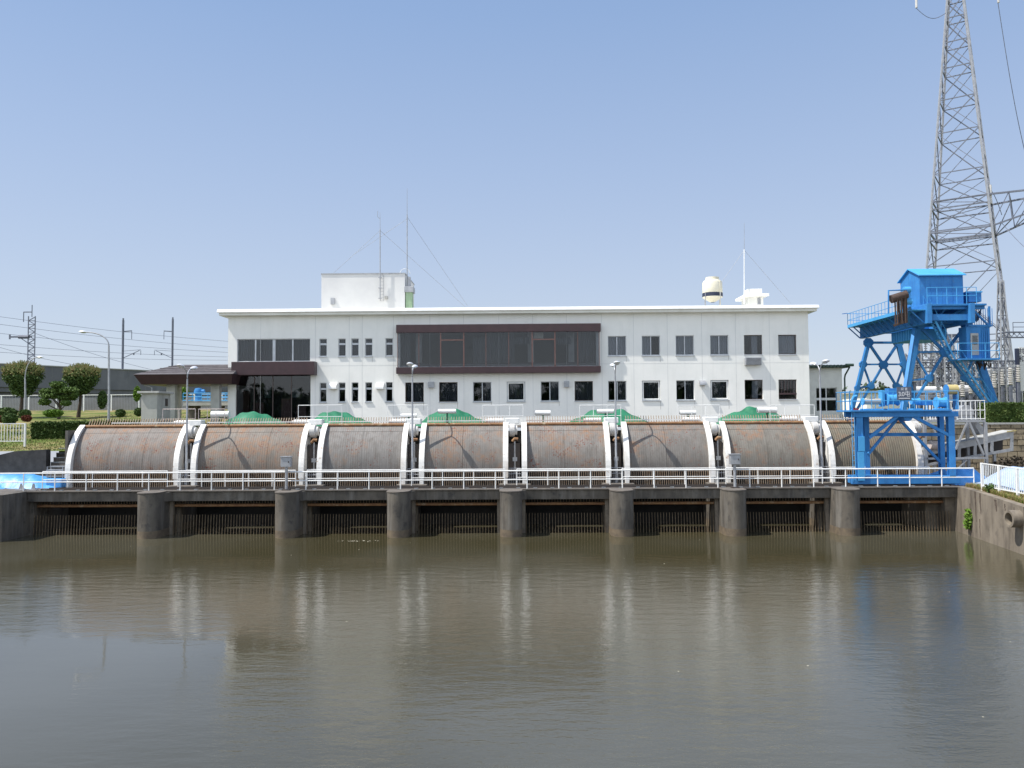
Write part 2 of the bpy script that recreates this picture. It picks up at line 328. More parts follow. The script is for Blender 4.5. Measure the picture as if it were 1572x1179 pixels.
def text_mesh(txt, size, name, m, parent, loc, rot=(R(90), 0, 0), extrude=0.006, spacing=1.0):
    cu = bpy.data.curves.new(name, 'FONT'); cu.body = txt; cu.size = size; cu.extrude = extrude; cu.align_x = 'CENTER'; cu.align_y = 'CENTER'; cu.space_character = spacing
    t = bpy.data.objects.new('tmp', cu); COL.objects.link(t); bpy.context.view_layer.update()
    me = bpy.data.meshes.new_from_object(t.evaluated_get(bpy.context.evaluated_depsgraph_get())); bpy.data.objects.remove(t)
    me.materials.clear(); me.materials.append(M[m])
    o = bpy.data.objects.new(name, me); COL.objects.link(o); o.parent = parent; o.location = Vector(loc) - org(parent); o.rotation_euler = rot
    return o

DZ = 2.60           # deck level above the water
# ------------------------------------------------------------------ water and ground
wb = MB(); wb.face([(-320, -120, 0), (25.4, -120, 0), (25.4, 52, 0), (-320, 52, 0)]); wb.build('water', 'water', kind='structure')
XL = P(2, 800, 44.3).x       # inner face of the left abutment
XR = 25.2                    # inner face of the right abutment
def WX(y): return 24.1 + (y - 38.95) * 0.144 if y > 38.7 else 24.06 + (y - 38.7) * 0.03
XGL = P(101, 700, 49.5).x - 0.25; XGR = P(1417, 700, 49.5).x + 0.3
def gz(x, y):
    """ground height"""
    if y < 52: z = 4.75
    elif y < 66: z = 4.75 + (y - 52) / 14 * 1.35
    elif y < 95: z = 6.1 + (y - 66) / 29 * 1.9
    else: z = 8.0
    t = min(1, max(0, (x + 26.5) / 2.0))            # lawn on the left, level yard behind the screens
    flat = 6.1
    z = z * (1 - t) + flat * t
    if y > 150: z = min(z, 8.0) - 0.0
    return z
gxs = sorted(set([-2500, -900, -400, -200, -120, -80, -60, -50] + [-46 + 2 * i for i in range(12)] + [-26.5, -25.5, -24.5, XGL, -20, -10, 0, 10, 20, XGR, 26, 32, 40, 60, 100, 200, 400, 900, 2500]))
gys = sorted(set([51.8, 54, 56, 57.6, 60, 63, 66, 70, 75, 80, 85, 90, 95, 105, 120, 150, 200, 400, 1000, 4000]))
g = MB()
for i in range(len(gxs) - 1):
    for j in range(len(gys) - 1):
        x0, x1, y0, y1 = gxs[i], gxs[i + 1], gys[j], gys[j + 1]
        if x0 >= XGR - 0.01 and y0 < 57.5: continue
        g.add([(x0, y0, gz(x0, y0)), (x1, y0, gz(x1, y0)), (x1, y1, gz(x1, y1)), (x0, y1, gz(x0, y1))], [(0, 1, 2, 3)], sm=True)
g.build('ground', 'lawn', kind='structure')
# paved yard between the screens and the building, with the lower yards beside the deck
g = MB(); g.face([(-24.4, 51.9, 6.104), (40, 51.9, 6.104), (40, 72, 6.104), (-24.4, 72, 6.104)]); 
yo = g; 
g2 = MB(); g2.box(-24.4, XGR - 0.02, 51.8, 66, 6.105, 6.14); g2.build('paved_yard', 'conc_deck', kind='structure')
g = MB(); g.box(-90, XL - 0.003, 47.9, 51.29, 2.3, DZ - 0.02); g.box(-90, XL - 0.62, 44.6, 47.9, 1.2, DZ - 0.004); g.build('left_yard', 'conc_deck', kind='structure')
g = MB(); g.box(XR + 0.42, 90, 46.7, 57.7, 2.2, DZ - 0.02); g.build('right_yard', 'conc_deck', kind='structure')
# grassy strip on top of the right bank
g = MB()
ys = [46.7, 45, 43, 41, 39, 36, 30, 20, 0, -40]
def wallz(y): return 2.60 if y > 45 else 2.60 - (45 - y) * 0.045 if y > 38 else 2.285
random.seed(3)
xsr = [0, 26.3, 27, 28, 30, 40, 90]
for j in range(len(ys) - 1):
    for i in range(len(xsr) - 1):
        f = lambda x, y: (x or WX(y) + .42, y, wallz(y) + (0.12 if x else -0.03))
        g.add([f(xsr[i], ys[j]), f(xsr[i + 1], ys[j]), f(xsr[i + 1], ys[j + 1]), f(xsr[i], ys[j + 1])], [(0, 1, 2, 3)], sm=True)
g.build('bank', 'drysoil', kind='structure')

# grass tufts
def tufts(name, pts, h, mats, label=None):
    b = MB()
    for (x, y, z) in pts:
        for k in range(4):
            a = random.uniform(0, 6.28); l = h * random.uniform(0.5, 1.2); dx, dy = math.cos(a), math.sin(a); wv = 0.02
            b.face([(x - dy * wv, y + dx * wv, z), (x + dy * wv, y - dx * wv, z), (x + dx * l * 0.45, y + dy * l * 0.45, z + l)], random.randrange(len(mats)))
    return b.build(name, mats, kind='stuff', label=label, cat='grass')
pts = []
for i in range(1500):
    y = random.uniform(38, 46.6); x = WX(y) + 0.45 + random.random() ** 2 * 0.9 + 0.05
    pts.append((x, y, wallz(y) + 0.0 + (x - WX(y) - .42) * .08))
M['dry'] = leaf('dry_grass', (0.30, 0.22, 0.10), (0.38, 0.28, 0.14), (0.20, 0.2, 0.06))
tufts('grass', pts, 0.22, ['dry', 'dry', 'bright'], 'dry straw coloured grass along the top of the right bank wall')
pts = []
for i in range(9000):
    x = random.uniform(-44, -26.6); y = random.uniform(52, 64) if i % 3 else random.uniform(64, 88); pts.append((x, y, gz(x, y)))
tufts('grass', pts, 0.10, ['leaf', 'dry', 'bright'], 'short lawn grass on the slope at the left')

# ------------------------------------------------------------------ intake deck with piers
deck = empty('intake_bridge', (0, 47, 0), 'long dark concrete walkway deck on rounded piers standing in the water', 'bridge')
YB = 46.6
pier_px = [(210, 248), (421, 458), (594, 628), (766, 803), (938, 972), (1111, 1146), (1284, 1321)]
piers = []
for a, b_ in pier_px:
    x0 = P(a, 790, 45.7).x; x1 = P(b_, 790, 45.7).x; c = (x0 + x1) / 2; piers.append((c - 0.63, c + 0.63))
for (x0, x1) in piers:
    c = (x0 + x1) / 2; r = (x1 - x0) / 2
    m_ = MB(); poly = [(x1, 51.4), (x0, 51.4)] + [(c - r * math.cos(math.pi * k / 14), 45.75 - r * math.sin(math.pi * k / 14)) for k in range(15)]
    n = len(poly)
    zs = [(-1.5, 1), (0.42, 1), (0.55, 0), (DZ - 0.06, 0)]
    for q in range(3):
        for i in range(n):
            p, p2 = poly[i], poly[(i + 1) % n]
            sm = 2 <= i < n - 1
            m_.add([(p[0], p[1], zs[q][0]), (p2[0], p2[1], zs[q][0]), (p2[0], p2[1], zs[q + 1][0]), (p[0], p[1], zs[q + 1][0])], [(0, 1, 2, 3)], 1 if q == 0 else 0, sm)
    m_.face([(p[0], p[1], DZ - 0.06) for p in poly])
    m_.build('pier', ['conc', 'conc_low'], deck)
    # thinner gate slots behind the nose
    for (a_, b_) in ((x1 + .003, x1 + .2), (x0 - .2, x0 - .003)):
        for (y0, y1) in ((46.93, 47.15), (47.95, 48.2)): MB().box(a_, b_, y0, y1, -1, 1.95).build('pilaster', 'conc_wall', deck)
spans = [(XL, piers[0][0])] + [(piers[i][1], piers[i + 1][0]) for i in range(6)] + [(piers[6][1], XR)]
for i, (x0, x1) in enumerate(spans):
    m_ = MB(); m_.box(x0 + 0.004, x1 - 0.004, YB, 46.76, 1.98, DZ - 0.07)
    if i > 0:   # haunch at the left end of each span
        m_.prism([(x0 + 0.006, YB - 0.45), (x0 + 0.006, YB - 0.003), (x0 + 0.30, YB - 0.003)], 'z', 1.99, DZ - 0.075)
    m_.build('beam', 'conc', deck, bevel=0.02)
m_ = MB(); m_.box(XL - 0.3, XR + 0.4, YB - 0.1, 49.0, DZ - 0.055, DZ - 0.005); m_.box(XL - .3, XR + .4, 46.764, 48.9, 2.3, DZ - 0.06)
for (x0, x1) in piers:
    c = (x0 + x1) / 2; r = 0.66
    m_.prism([(c + r, YB - 0.103), (c - r, YB - 0.103)] + [(c - r * math.cos(math.pi * k / 14), 45.75 - r * math.sin(math.pi * k / 14)) for k in range(15)], 'z', DZ - 0.058, DZ - 0.004)
m_.build('deck_slab', 'conc_deck', deck)
m_ = MB()
for y in (47.25, 48.1): MB().box(XL + 0.4, XR, y - 0.03, y + 0.03, DZ - 0.004, DZ + 0.08).build('crane_track', 'darksteel', deck)
m_ = MB(); x = XL + 0.7
while x < XR:
    MB().box(x, x + 0.22, 46.86, 46.98, DZ - 0.004, DZ + 0.05).build('track_clip', 'conc_light', deck); x += 1.0
# back wall of the intake behind the screens
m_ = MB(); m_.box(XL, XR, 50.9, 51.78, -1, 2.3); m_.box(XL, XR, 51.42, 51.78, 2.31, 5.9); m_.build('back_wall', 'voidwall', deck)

# abutments
m_ = MB()
m_.prism([(XL, 52.0), (-90, 52.0), (-90, 44.0), (XL - 1.2, 44.0), (XL - 0.0, 44.35)], 'z', -1.5, 1.19)
m_.prism([(XL + 0.0, 52.0), (XL - 0.6, 52.0), (XL - 0.6, 44.5), (XL - 90, 44.4), (XL - 90, 44.0), (XL - 1.2, 44.0), (XL, 44.35)], 'z', 1.19, DZ - 0.003)
m_.box(XL, XL + 0.22, 46.9, 47.2, -1, 1.97); m_.box(XL, XL + 0.22, 48.2, 48.5, -1, 1.97)
m_.build('abutment_wall', 'conc', label='dark concrete abutment wall at the left end of the deck', cat='wall', bevel=0.03)
m_ = MB(); 
ab = [46.75, 45.4, 44, 42, 40, 38.7]
for j in range(len(ab) - 1):
    y0, y1 = ab[j], ab[j + 1]
    z0, z1 = wallz(y0), wallz(y1)
    X0, X1 = WX(y0), WX(y1)
    m_.add([(X0, y0, -1.5), (X0 + .4, y0, -1.5), (X1 + .4, y1, -1.5), (X1, y1, -1.5), (X0, y0, z0), (X0 + .4, y0, z0), (X1 + .4, y1, z1), (X1, y1, z1)],
           [(0, 3, 7, 4), (4, 7, 6, 5), (1, 5, 6, 2), (0, 4, 5, 1), (2, 6, 7, 3)])
m_.box(XR + 0.002, XR + 0.4, 46.76, 51.5, -1.5, DZ - 0.06)
m_.box(XR - 0.5, XR - 0.003, 47.0, 47.5, -1, 1.97); m_.box(XR - 1.2, XR - 0.003, 47.9, 51.3, -1, 2.28)
bw_ = m_.build('bank_wall', 'conc_wall', label='stained pale concrete bank wall at the right edge of the water', cat='wall')
rnd = random.Random(31)
for (y0, y1, z0, z1) in ((43.9, 44.25, .9, 2.55), (43.35, 43.6, 1.4, 2.5), (44.75, 44.9, 0.0, 1.8), (43.6, 43.72, .1, 1.1), (41.35, 41.8, 1.75, 2.35), (40.55, 40.7, 1.8, 2.25), (39.6, 39.7, 1.5, 2.2)):
    m_ = MB(); n = 7; L_, R_ = [], []
    for k in range(n + 1):
        t = k / n; w_ = (1 - t) ** .6 * .9 + .15; ym = (y0 + y1) / 2 + rnd.uniform(-.03, .03); L_.append((WX(ym) - .006, ym - (y1 - y0) / 2 * w_ * rnd.uniform(.7, 1.1), z1 + (z0 - z1) * t)); R_.append((WX(ym) - .006, ym + (y1 - y0) / 2 * w_ * rnd.uniform(.7, 1.1), z1 + (z0 - z1) * t))
    for k in range(n): m_.face([L_[k], R_[k], R_[k + 1], L_[k + 1]])
    m_.build('dark_stain', 'staindark', bw_)
m_ = MB(); 
XQ = WX(38.7)
m_.add([(XQ + .2, 38.69, -1.5), (XQ + .6, 38.69, -1.5), (XQ - 1.4, -40, -1.5), (XQ - 1.8, -40, -1.5), (XQ + .2, 38.69, 2.28), (XQ + .6, 38.69, 2.28), (XQ - 1.4, -40, 2.28), (XQ - 1.8, -40, 2.28)],
       [(0, 3, 7, 4), (4, 7, 6, 5), (1, 5, 6, 2), (0, 4, 5, 1), (2, 6, 7, 3)])
m_.build('bank_wall', 'conc_wall', label='lower bank wall nearest the camera just past the drain pipe', cat='wall')
# drain pipe in the bank wall
XP = WX(39.1); e = empty('drain_pipe', (XP, 39.0, 1.4), 'short round concrete drain pipe sticking out of the right bank wall', 'pipe')
m_ = MB(); c = P(1560, 797, 38.95); ring = []
for r_ in (0.42, 0.30):
    ring.append([(0, r_ * math.cos(2 * math.pi * k / 20), r_ * math.sin(2 * math.pi * k / 20)) for k in range(20)])
for k in range(20):
    k2 = (k + 1) % 20
    o1, o2, i1, i2 = ring[0][k], ring[0][k2], ring[1][k], ring[1][k2]
    X0, X1 = XP - 0.55, XP + 0.25; g0 = lambda q, X: (X, 39.1 + q[1], c.z + q[2])
    m_.face([g0(o1, X0), g0(o2, X0), g0(o2, X1), g0(o1, X1)], 0, True); m_.face([g0(i1, X0), g0(i2, X0), g0(i2, X1), g0(i1, X1)], 0, True); m_.face([g0(o1, X0), g0(o2, X0), g0(i2, X0), g0(i1, X0)], 0)
m_.build('pipe_wall', 'conc_wall', e)


# ------------------------------------------------------------------ screens
gates_px = [(101, 272.5), (293.5, 465), (487, 622), (644, 779), (802, 937), (960, 1096.5), (1116, 1256), (1276, 1417)]
YG = 49.5; ZA = 3.45; RG = 3.5; TH = R(58)
def prof(off, n=12, z0=ZA):
    """side profile of the screen (y,z); off = metres behind the plate front"""
    c = (YG + RG, ZA)
    if off == .34: return [(c[0] - (RG - .16 - .22 * (1 - k / n)) * math.cos(TH * k / n), c[1] + (RG - .16 - .22 * (1 - k / n)) * math.sin(TH * k / n)) for k in range(n + 1)]
    if off == .42: return [(c[0] - (RG - .24 - .22 * (1 - k / n)) * math.cos(TH * k / n), c[1] + (RG - .24 - .22 * (1 - k / n)) * math.sin(TH * k / n)) for k in range(n + 1)]
    r = RG - off
    return [(c[0] - r * math.cos(TH * k / n), c[1] + r * math.sin(TH * k / n)) for k in range(n + 1)]
glabels = ['brown rusted wide curved screen nearest the left stairs', 'wide curved screen with orange rust left of the first control box',
           'smooth grey curved screen with least rust, third from the left', 'curved screen with many dark rust flakes left of the middle pier gap',
           'curved screen with two orange patches right of the middle', 'curved screen with a lamp shadow, sixth from the left',
           'curved screen with orange rust just right of the second control box', 'ribbed olive curved screen behind the blue crane portal']
rust = [0.9, 1.0, 0.35, 0.8, 0.9, 0.5, 0.55, 0.3]
tints = [(0.205, 0.185, 0.17), (0.20, 0.178, 0.155), (0.20, 0.19, 0.18), (0.195, 0.18, 0.165), (0.205, 0.19, 0.175), (0.185, 0.172, 0.158), (0.185, 0.172, 0.15), (0.19, 0.17, 0.13)]
G = []
for i, (a, b_) in enumerate(gates_px):
    x0 = P(a, 715, YG).x; x1 = P(b_, 715, YG).x; G.append((x0, x1))
    e = empty('trash_screen', ((x0 + x1) / 2, YG, DZ), glabels[i], 'screen', 'curved trash screens along the deck')
    pw = 0.24
    outer = prof(0); inner = prof(1.25)
    for (xa, xb) in ((x0, x0 + pw), (x1 - pw, x1)):
        m_ = MB()
        poly = [(YG, DZ - 0.25)] + outer + inner[::-1] + [(YG + 1.25, DZ - 0.25)]
        n = len(outer)
        lo = [(YG, DZ - 0.25)] + outer; li = [(YG + 1.25, DZ - 0.25)] + inner
        for k in range(n):
            q = [lo[k], lo[k + 1], li[k + 1], li[k]]
            for X in (xa, xb): m_.face([(X, y, z) for y, z in q])
            m_.face([(xa, *lo[k]), (xb, *lo[k]), (xb, *lo[k + 1]), (xa, *lo[k + 1])]); m_.face([(xa, *li[k]), (xb, *li[k]), (xb, *li[k + 1]), (xa, *li[k + 1])])
        m_.face([(xa, *lo[-1]), (xb, *lo[-1]), (xb, *li[-1]), (xa, *li[-1])])
        m_.build('side_plate', 'plate', e, bevel=0.012)
        # flange on the front edge
        m_ = MB(); of = prof(-0.03); inn = prof(0.05); xf0, xf1 = xa - 0.045, xb + 0.045
        A = [(YG - 0.03, DZ + 0.9)] + of; B = [(YG + 0.05, DZ + 0.9)] + inn
        A[0] = (YG - 0.03, ZA - 0.4); B[0] = (YG + 0.05, ZA - 0.4)
        for k in range(len(A) - 1):
            m_.face([(xf0, *A[k]), (xf1, *A[k]), (xf1, *A[k + 1]), (xf0, *A[k + 1])]); m_.face([(xf0, *B[k]), (xf1, *B[k]), (xf1, *B[k + 1]), (xf0, *B[k + 1])])
            for X in (xf0, xf1): m_.face([(X, *A[k]), (X, *A[k + 1]), (X, *B[k + 1]), (X, *B[k])])
        m_.face([(xf0, *A[-1]), (xf1, *A[-1]), (xf1, *B[-1]), (xf0, *B[-1])]); m_.face([(xf0, *A[0]), (xf1, *A[0]), (xf1, *B[0]), (xf0, *B[0])])
        m_.build('flange', 'plate', e)
    # cover panels: two or three curved sheets with seams
    xs0, xs1 = x0 + pw + 0.004, x1 - pw - 0.004
    sh = prof(0.34); sh2 = prof(0.42)
    cuts = [xs0, xs0 + (xs1 - xs0) * 0.33, xs0 + (xs1 - xs0) * 0.67, xs1] if i < 2 else [xs0, xs0 + (xs1 - xs0) * 0.48, xs1]
    pm = panel_mat(i, rust[i], tints[i])
    for c0, c1 in zip(cuts[:-1], cuts[1:]):
        m_ = MB(); A = [(sh[0][0], ZA - 0.12)] + sh; B = [(sh2[0][0], ZA - 0.12)] + sh2; c0 += 0.008; c1 -= 0.008
        nx = 8
        for k in range(len(A) - 1):
            m_.add([(c0, *A[k]), (c1, *A[k]), (c1, *A[k + 1]), (c0, *A[k + 1])], [(0, 1, 2, 3)], 0, True)
            m_.face([(c0, *B[k]), (c1, *B[k]), (c1, *B[k + 1]), (c0, *B[k + 1])])
            for X in (c0, c1): m_.face([(X, *A[k]), (X, *A[k + 1]), (X, *B[k + 1]), (X, *B[k])])
        m_.face([(c0, *A[0]), (c1, *A[0]), (c1, *B[0]), (c0, *B[0])]); m_.face([(c0, *A[-1]), (c1, *A[-1]), (c1, *B[-1]), (c0, *B[-1])])
        pn = m_.build('cover_panel', pm, e)
        for fr in (0.18, 0.62):            # lap strips / straps across the sheets
            k = int(len(sh) * fr) + 3 if fr < .5 else 10
            a3 = sh[min(k, 11)]
            MB().tube([(c0, a3[0] - 0.006, a3[1]), (c1, a3[0] - 0.006, a3[1])], 0.012, 5).build('seam_strip', pm, pn) if fr > .5 else None
    # dark backing under the sheets so that nothing shows through the seams
    m_ = MB()
    bk = prof(0.47)
    for k in range(len(bk) - 1): m_.face([(xs0, *bk[k]), (xs1, *bk[k]), (xs1, *bk[k + 1]), (xs0, *bk[k + 1])])
    m_.face([(xs0, YG + .47, ZA), (xs1, YG + .47, ZA), (xs1, YG + .6, 1.9), (xs0, YG + .6, 1.9)])
    m_.build('backing_plate', 'darksteel', e)
    # bars: below the sheets and on down under the deck into the water
    m_ = MB(); x = xs0 + 0.06
    while x < xs1:
        m_.bar((x, YG + 0.36, ZA + 0.05), (x, YG + 0.36, DZ - 0.4), 0.03, 0.09, upv=(0, 1, 0)); x += 0.135
    m_.bar((xs0, YG + 0.42, DZ + 0.35), (xs1, YG + 0.42, DZ + 0.35), 0.07); m_.build('upper_bars', 'tine', e)
    sx0 = spans[i][0] + 0.2; sx1 = spans[i][1] - 0.2
    m_ = MB(); x = sx0 + 0.05
    while x < sx1:
        m_.bar((x, 46.82, -0.7), (x, 46.95, 1.15), 0.022, 0.05, upv=(0, 1, 0)); x += 0.17
    m_.build('lower_bars', 'bars', e)
    m_ = MB(); x = sx0 + .05
    while x < sx1:
        m_.bar((x, 47.35, 1.75), (x, 47.35, 2.29), 0.03, 0.05, upv=(0, 1, 0)); x += 0.17
    m_.build('hanging_bars', 'bars', e)
    m_ = MB(); m_.tube([(sx0 - .15, 47.3, 1.66), (sx1 + .15, 47.3, 1.66)], 0.09, 10); m_.build('cross_pipe', 'rustpipe', e)
    # pipe and comb of tines at the top
    tp = prof(0.12)[-1]
    MB().tube([(x0 + pw, tp[0], tp[1] + 0.02), (x1 - pw, tp[0], tp[1] + 0.02)], 0.095, 12).build('top_pipe', 'rustpipe', e)
    m_ = MB(); x = xs0 + 0.08
    while x < xs1:
        m_.bar((x, tp[0] + 0.25, tp[1] + 0.02), (x + (0.05 if i < 2 else 0), tp[0] + 0.45, tp[1] + 0.50), 0.038, 0.05); x += 0.165
    m_.build('tines', 'tine', e)
    m_ = MB(); m_.bar((xs0 + (1.6 if i == 0 else 0), tp[0] + 0.22, tp[1] + 0.24), (xs1, tp[0] + 0.22, tp[1] + 0.24), 0.06, 0.06); m_.build('tine_rail', 'white' if i != 4 else 'pinkwhite', e)
    # drive: gear case, cap, shaft, elbow in the gap to the right of the screen
    gx = x1 + (0.40 if i < 7 else 0.3)
    m_ = MB(); m_.tube([(gx - 0.28, 50.85, 5.95), (gx + 0.05, 50.85, 5.95)], 0.42, 20); m_.tube([(gx + 0.05, 50.85, 5.95), (gx + 0.22, 50.85, 5.95)], 0.30, 16); m_.build('gear_case', 'palegrey', e)
    m_ = MB(); m_.box(x1 - 0.15, gx + 0.35, 51.25, 51.95, 6.35, 6.72); m_.build('drive_cap', 'white', e, bevel=0.05)
    m_ = MB(); m_.tube([(gx + 0.05, 50.4, 5.25), (gx + 0.05, 50.4, 3.2)], 0.05, 8); m_.box(gx - 0.08, gx + 0.2, 50.3, 50.5, 4.0, 4.25); m_.build('drive_shaft', 'galv', e)
    m_ = MB(); m_.tube([(gx - 0.1, 50.35, 5.25), (gx + 0.05, 50.3, 5.42), (gx + 0.25, 50.35, 5.40)], 0.09, 8); m_.build('elbow', 'rustpipe', e)
    if i < 7:
        m_ = MB()
        for z in (DZ + 0.35, DZ + 0.65, DZ + 1.0): m_.tube([(x1, YG + 0.2, z), (x1 + 0.82, YG + 0.2, z)], 0.018, 6)
        for k in range(6): m_.tube([(x1 + 0.1 + k * 0.13, YG + 0.2, DZ + 0.02), (x1 + 0.1 + k * 0.13, YG + 0.2, DZ + 1.0)], 0.012, 5)
        m_.build('gap_guard', 'galv', e)
        m_ = MB(); m_.box(x1 + 0.06, x1 + 0.78, YG + 0.9, YG + 1.9, DZ, 5.1); m_.build('gear_cabinet', 'darksteel', e)
    # drive cylinders lying behind the screen top
# plinths the plates stand on
for i in range(7):
    m_ = MB(); m_.box(G[i][1] - 0.5, G[i + 1][0] + 0.5, 49.02, 51.4, DZ - 0.25, DZ + 0.06); m_.build('plinth', 'conc_deck', deck, bevel=0.02)

# ------------------------------------------------------------------ railings on the deck
def railing(name, x0, x1, y, z0, h, n, label, m='white', r=0.035, mid=0.5, cat='railing', group=None, y1=None, z1=None):
    y1 = y if y1 is None else y1; z1 = z0 if z1 is None else z1
    e = empty(name, ((x0 + x1) / 2, (y + y1) / 2, z0), label, cat, group)
    L_ = lambda t, dz: (x0 + (x1 - x0) * t, y + (y1 - y) * t, z0 + (z1 - z0) * t + dz)
    MB().tube([L_(0, h), L_(1, h)], r * 1.15, 8).build('top_rail', m, e)
    for f in (mid if isinstance(mid, tuple) else (mid,)): MB().tube([L_(0, h * f), L_(1, h * f)], r * 0.9, 8).build('mid_rail', m, e)
    for k in range(n): MB().tube([L_(k / (n - 1), 0), L_(k / (n - 1), h)], r, 8).build('post', m, e)
    return e
xa = P(41, 740, 46.75).x; xb = P(1495, 735, 46.75).x
railing('front_railing', xa - 1.9 * 4, xb, 46.75, DZ, 1.04, 35, 'long white tube railing along the water side of the deck')
rear_labels = ['beside the blue tarp', 'in front of the second wide rusty screen', 'in front of the smooth grey screen', 'in front of the screen with dark rust flakes',
               'in front of the fifth screen', 'in front of the sixth screen', 'in front of the screen right of the second control box', 'running behind the blue crane portal']
for i in range(8):
    x0 = P(63, 740, 48.3).x if i == 0 else G[i][0] - 0.35; x1 = G[i][1] + 0.0
    railing('rear_railing', x0, x1 - 0.15, 48.45, DZ + 0.02, 1.0, 6 if i < 2 else 4, 'white inner tube railing ' + rear_labels[i], group='inner railings in front of the screens', r=0.027)

# control boxes on posts
for px, lab in ((440, 'small grey control box on a post at the second pier'), (1128, 'small grey control box on a post at the sixth pier')):
    c = P(px, 748, 46.55); e = empty('control_box', (c.x, 46.5, DZ), lab, 'control box', 'control boxes on the deck')
    MB().tube([(c.x, 46.5, DZ), (c.x, 46.5, DZ + 1.38)], 0.085, 12).build('post', 'galv', e)
    MB().box(c.x - 0.22, c.x + 0.22, 46.3, 46.7, DZ - 0.003, DZ + 0.06).build('base_plate', 'darksteel', e)
    MB().box(c.x - 0.29, c.x + 0.29, 46.3, 46.66, DZ + 1.36, DZ + 1.93).build('cabinet', 'galv', e, bevel=0.015)
    MB().box(c.x - 0.33, c.x + 0.33, 46.25, 46.7, DZ + 1.93, DZ + 1.97).build('lid', 'galv', e)
    MB().box(c.x + 0.16, c.x + 0.2, 46.275, 46.3, DZ + 1.6, DZ + 1.7).build('handle', 'darksteel', e)

# ------------------------------------------------------------------ lamps
def lamp_head(parent, a, d, m='lamphead'):
    """flattened head lying along direction d from point a"""
    d = Vector(d).normalized(); s = d.cross(Vector((0, 0, 1))).normalized(); u = s.cross(d)
    def blob(h0, h1, wd, ln):
        mb = MB(); n = 12; rings = []
        for i in range(9):
            t = i / 8; rr = math.sin(math.pi * min(1, max(0.03, t * 0.94 + 0.03))) ** 0.6
            rings.append([Vector(a) + d * (ln * t) + s * (wd * rr * math.cos(2 * math.pi * k / n)) + u * ((h1 if math.sin(2 * math.pi * k / n) > 0 else h0) * rr * math.sin(2 * math.pi * k / n)) for k in range(n)])
        vs = [v for r_ in rings for v in r_]; fs = [(i * n + k, i * n + (k + 1) % n, (i + 1) * n + (k + 1) % n, (i + 1) * n + k) for i in range(8) for k in range(n)]
        mb.add(vs, fs, 0, True); mb.face(rings[0]); mb.face(rings[-1]); return mb
    h = blob(0.03, 0.13, 0.22, 0.7).build('lamp_head', m, parent)
    a2 = Vector(a); b2 = blob(0.11, 0.01, 0.16, 0.56).build('lamp_glass', 'alu', h)
dl = [(287, 150, 1.0, 'leftmost double headed lamp post between the two wide screens'), (633, 125, 1.0, 'double headed lamp post left of the middle below the bay window'),
      (945, 95, 1.0, 'double headed lamp post seen edge on right of the bay window'), (1260, 25, 1.0, 'double headed lamp post just left of the blue crane')]
for px, ang, sc, lab in dl:
    LY = 49.85; c = P(px, 640, LY); zb = DZ
    top = 10.0
    e = empty('double_lamp', (c.x, LY, zb), lab, 'street lamp', 'double lamp posts along the deck')
    MB().tube([(c.x, LY, zb), (c.x, LY, zb + 1.5), (c.x, LY, zb + 1.6), (c.x, LY, top - 0.7)], [0.10, 0.10, 0.07, 0.05], 10).build('pole', 'galv', e)
    for sg in (1, -1):
        dv = Vector((math.cos(R(90)) * sg, math.sin(R(90)) * sg, 0))
        pts = [(c.x, LY, top - 0.72)] + [(c.x + dv.x * 0.72 * (1 - math.cos(t)), LY + dv.y * 0.72 * (1 - math.cos(t)), top - 0.6 + 0.6 * math.sin(t)) for t in [R(90) * k / 6 for k in range(7)]]
        MB().tube(pts, 0.035, 8).build('arm', 'galv', e)
        lamp_head(e, (pts[-1][0] - dv.x * 0.05, pts[-1][1] - dv.y * 0.05, pts[-1][2]), (dv.x, dv.y, 0.15))
# single arm lamps on the lawn
for px, pyb, pyt, hx, hy, Y, lab in ((167, 636, 530, 126, 509, 64.5, 'tall lamp post with one long curved arm standing on the lawn'), (38.5, 628, 580, 60, 548, 78, 'small curved lamp post among the trees at far left')):
    b0 = P(px, pyb, Y); t0 = P(px, pyt, Y); hd = P(hx, hy, Y)
    e = empty('lawn_lamp', (b0.x, Y, gz(b0.x, Y)), lab, 'street lamp')
    MB().tube([(b0.x, Y, gz(b0.x, Y) - .1), (b0.x, Y, gz(b0.x, Y) + 2.5), (t0.x, Y, t0.z)], [0.11, 0.09, 0.065], 10).build('pole', 'galv', e)
    dx = hd.x - t0.x; dz = hd.z - t0.z - 0.05
    pts = [(t0.x + dx * 0.85 * (1 - math.cos(t)), Y, t0.z + dz * math.sin(t)) for t in [R(88) * k / 8 for k in range(9)]]
    MB().tube(pts, 0.05, 8).build('arm', 'galv', e)
    lamp_head(e, pts[-1], (dx, 0, 0.05 * abs(dx)))

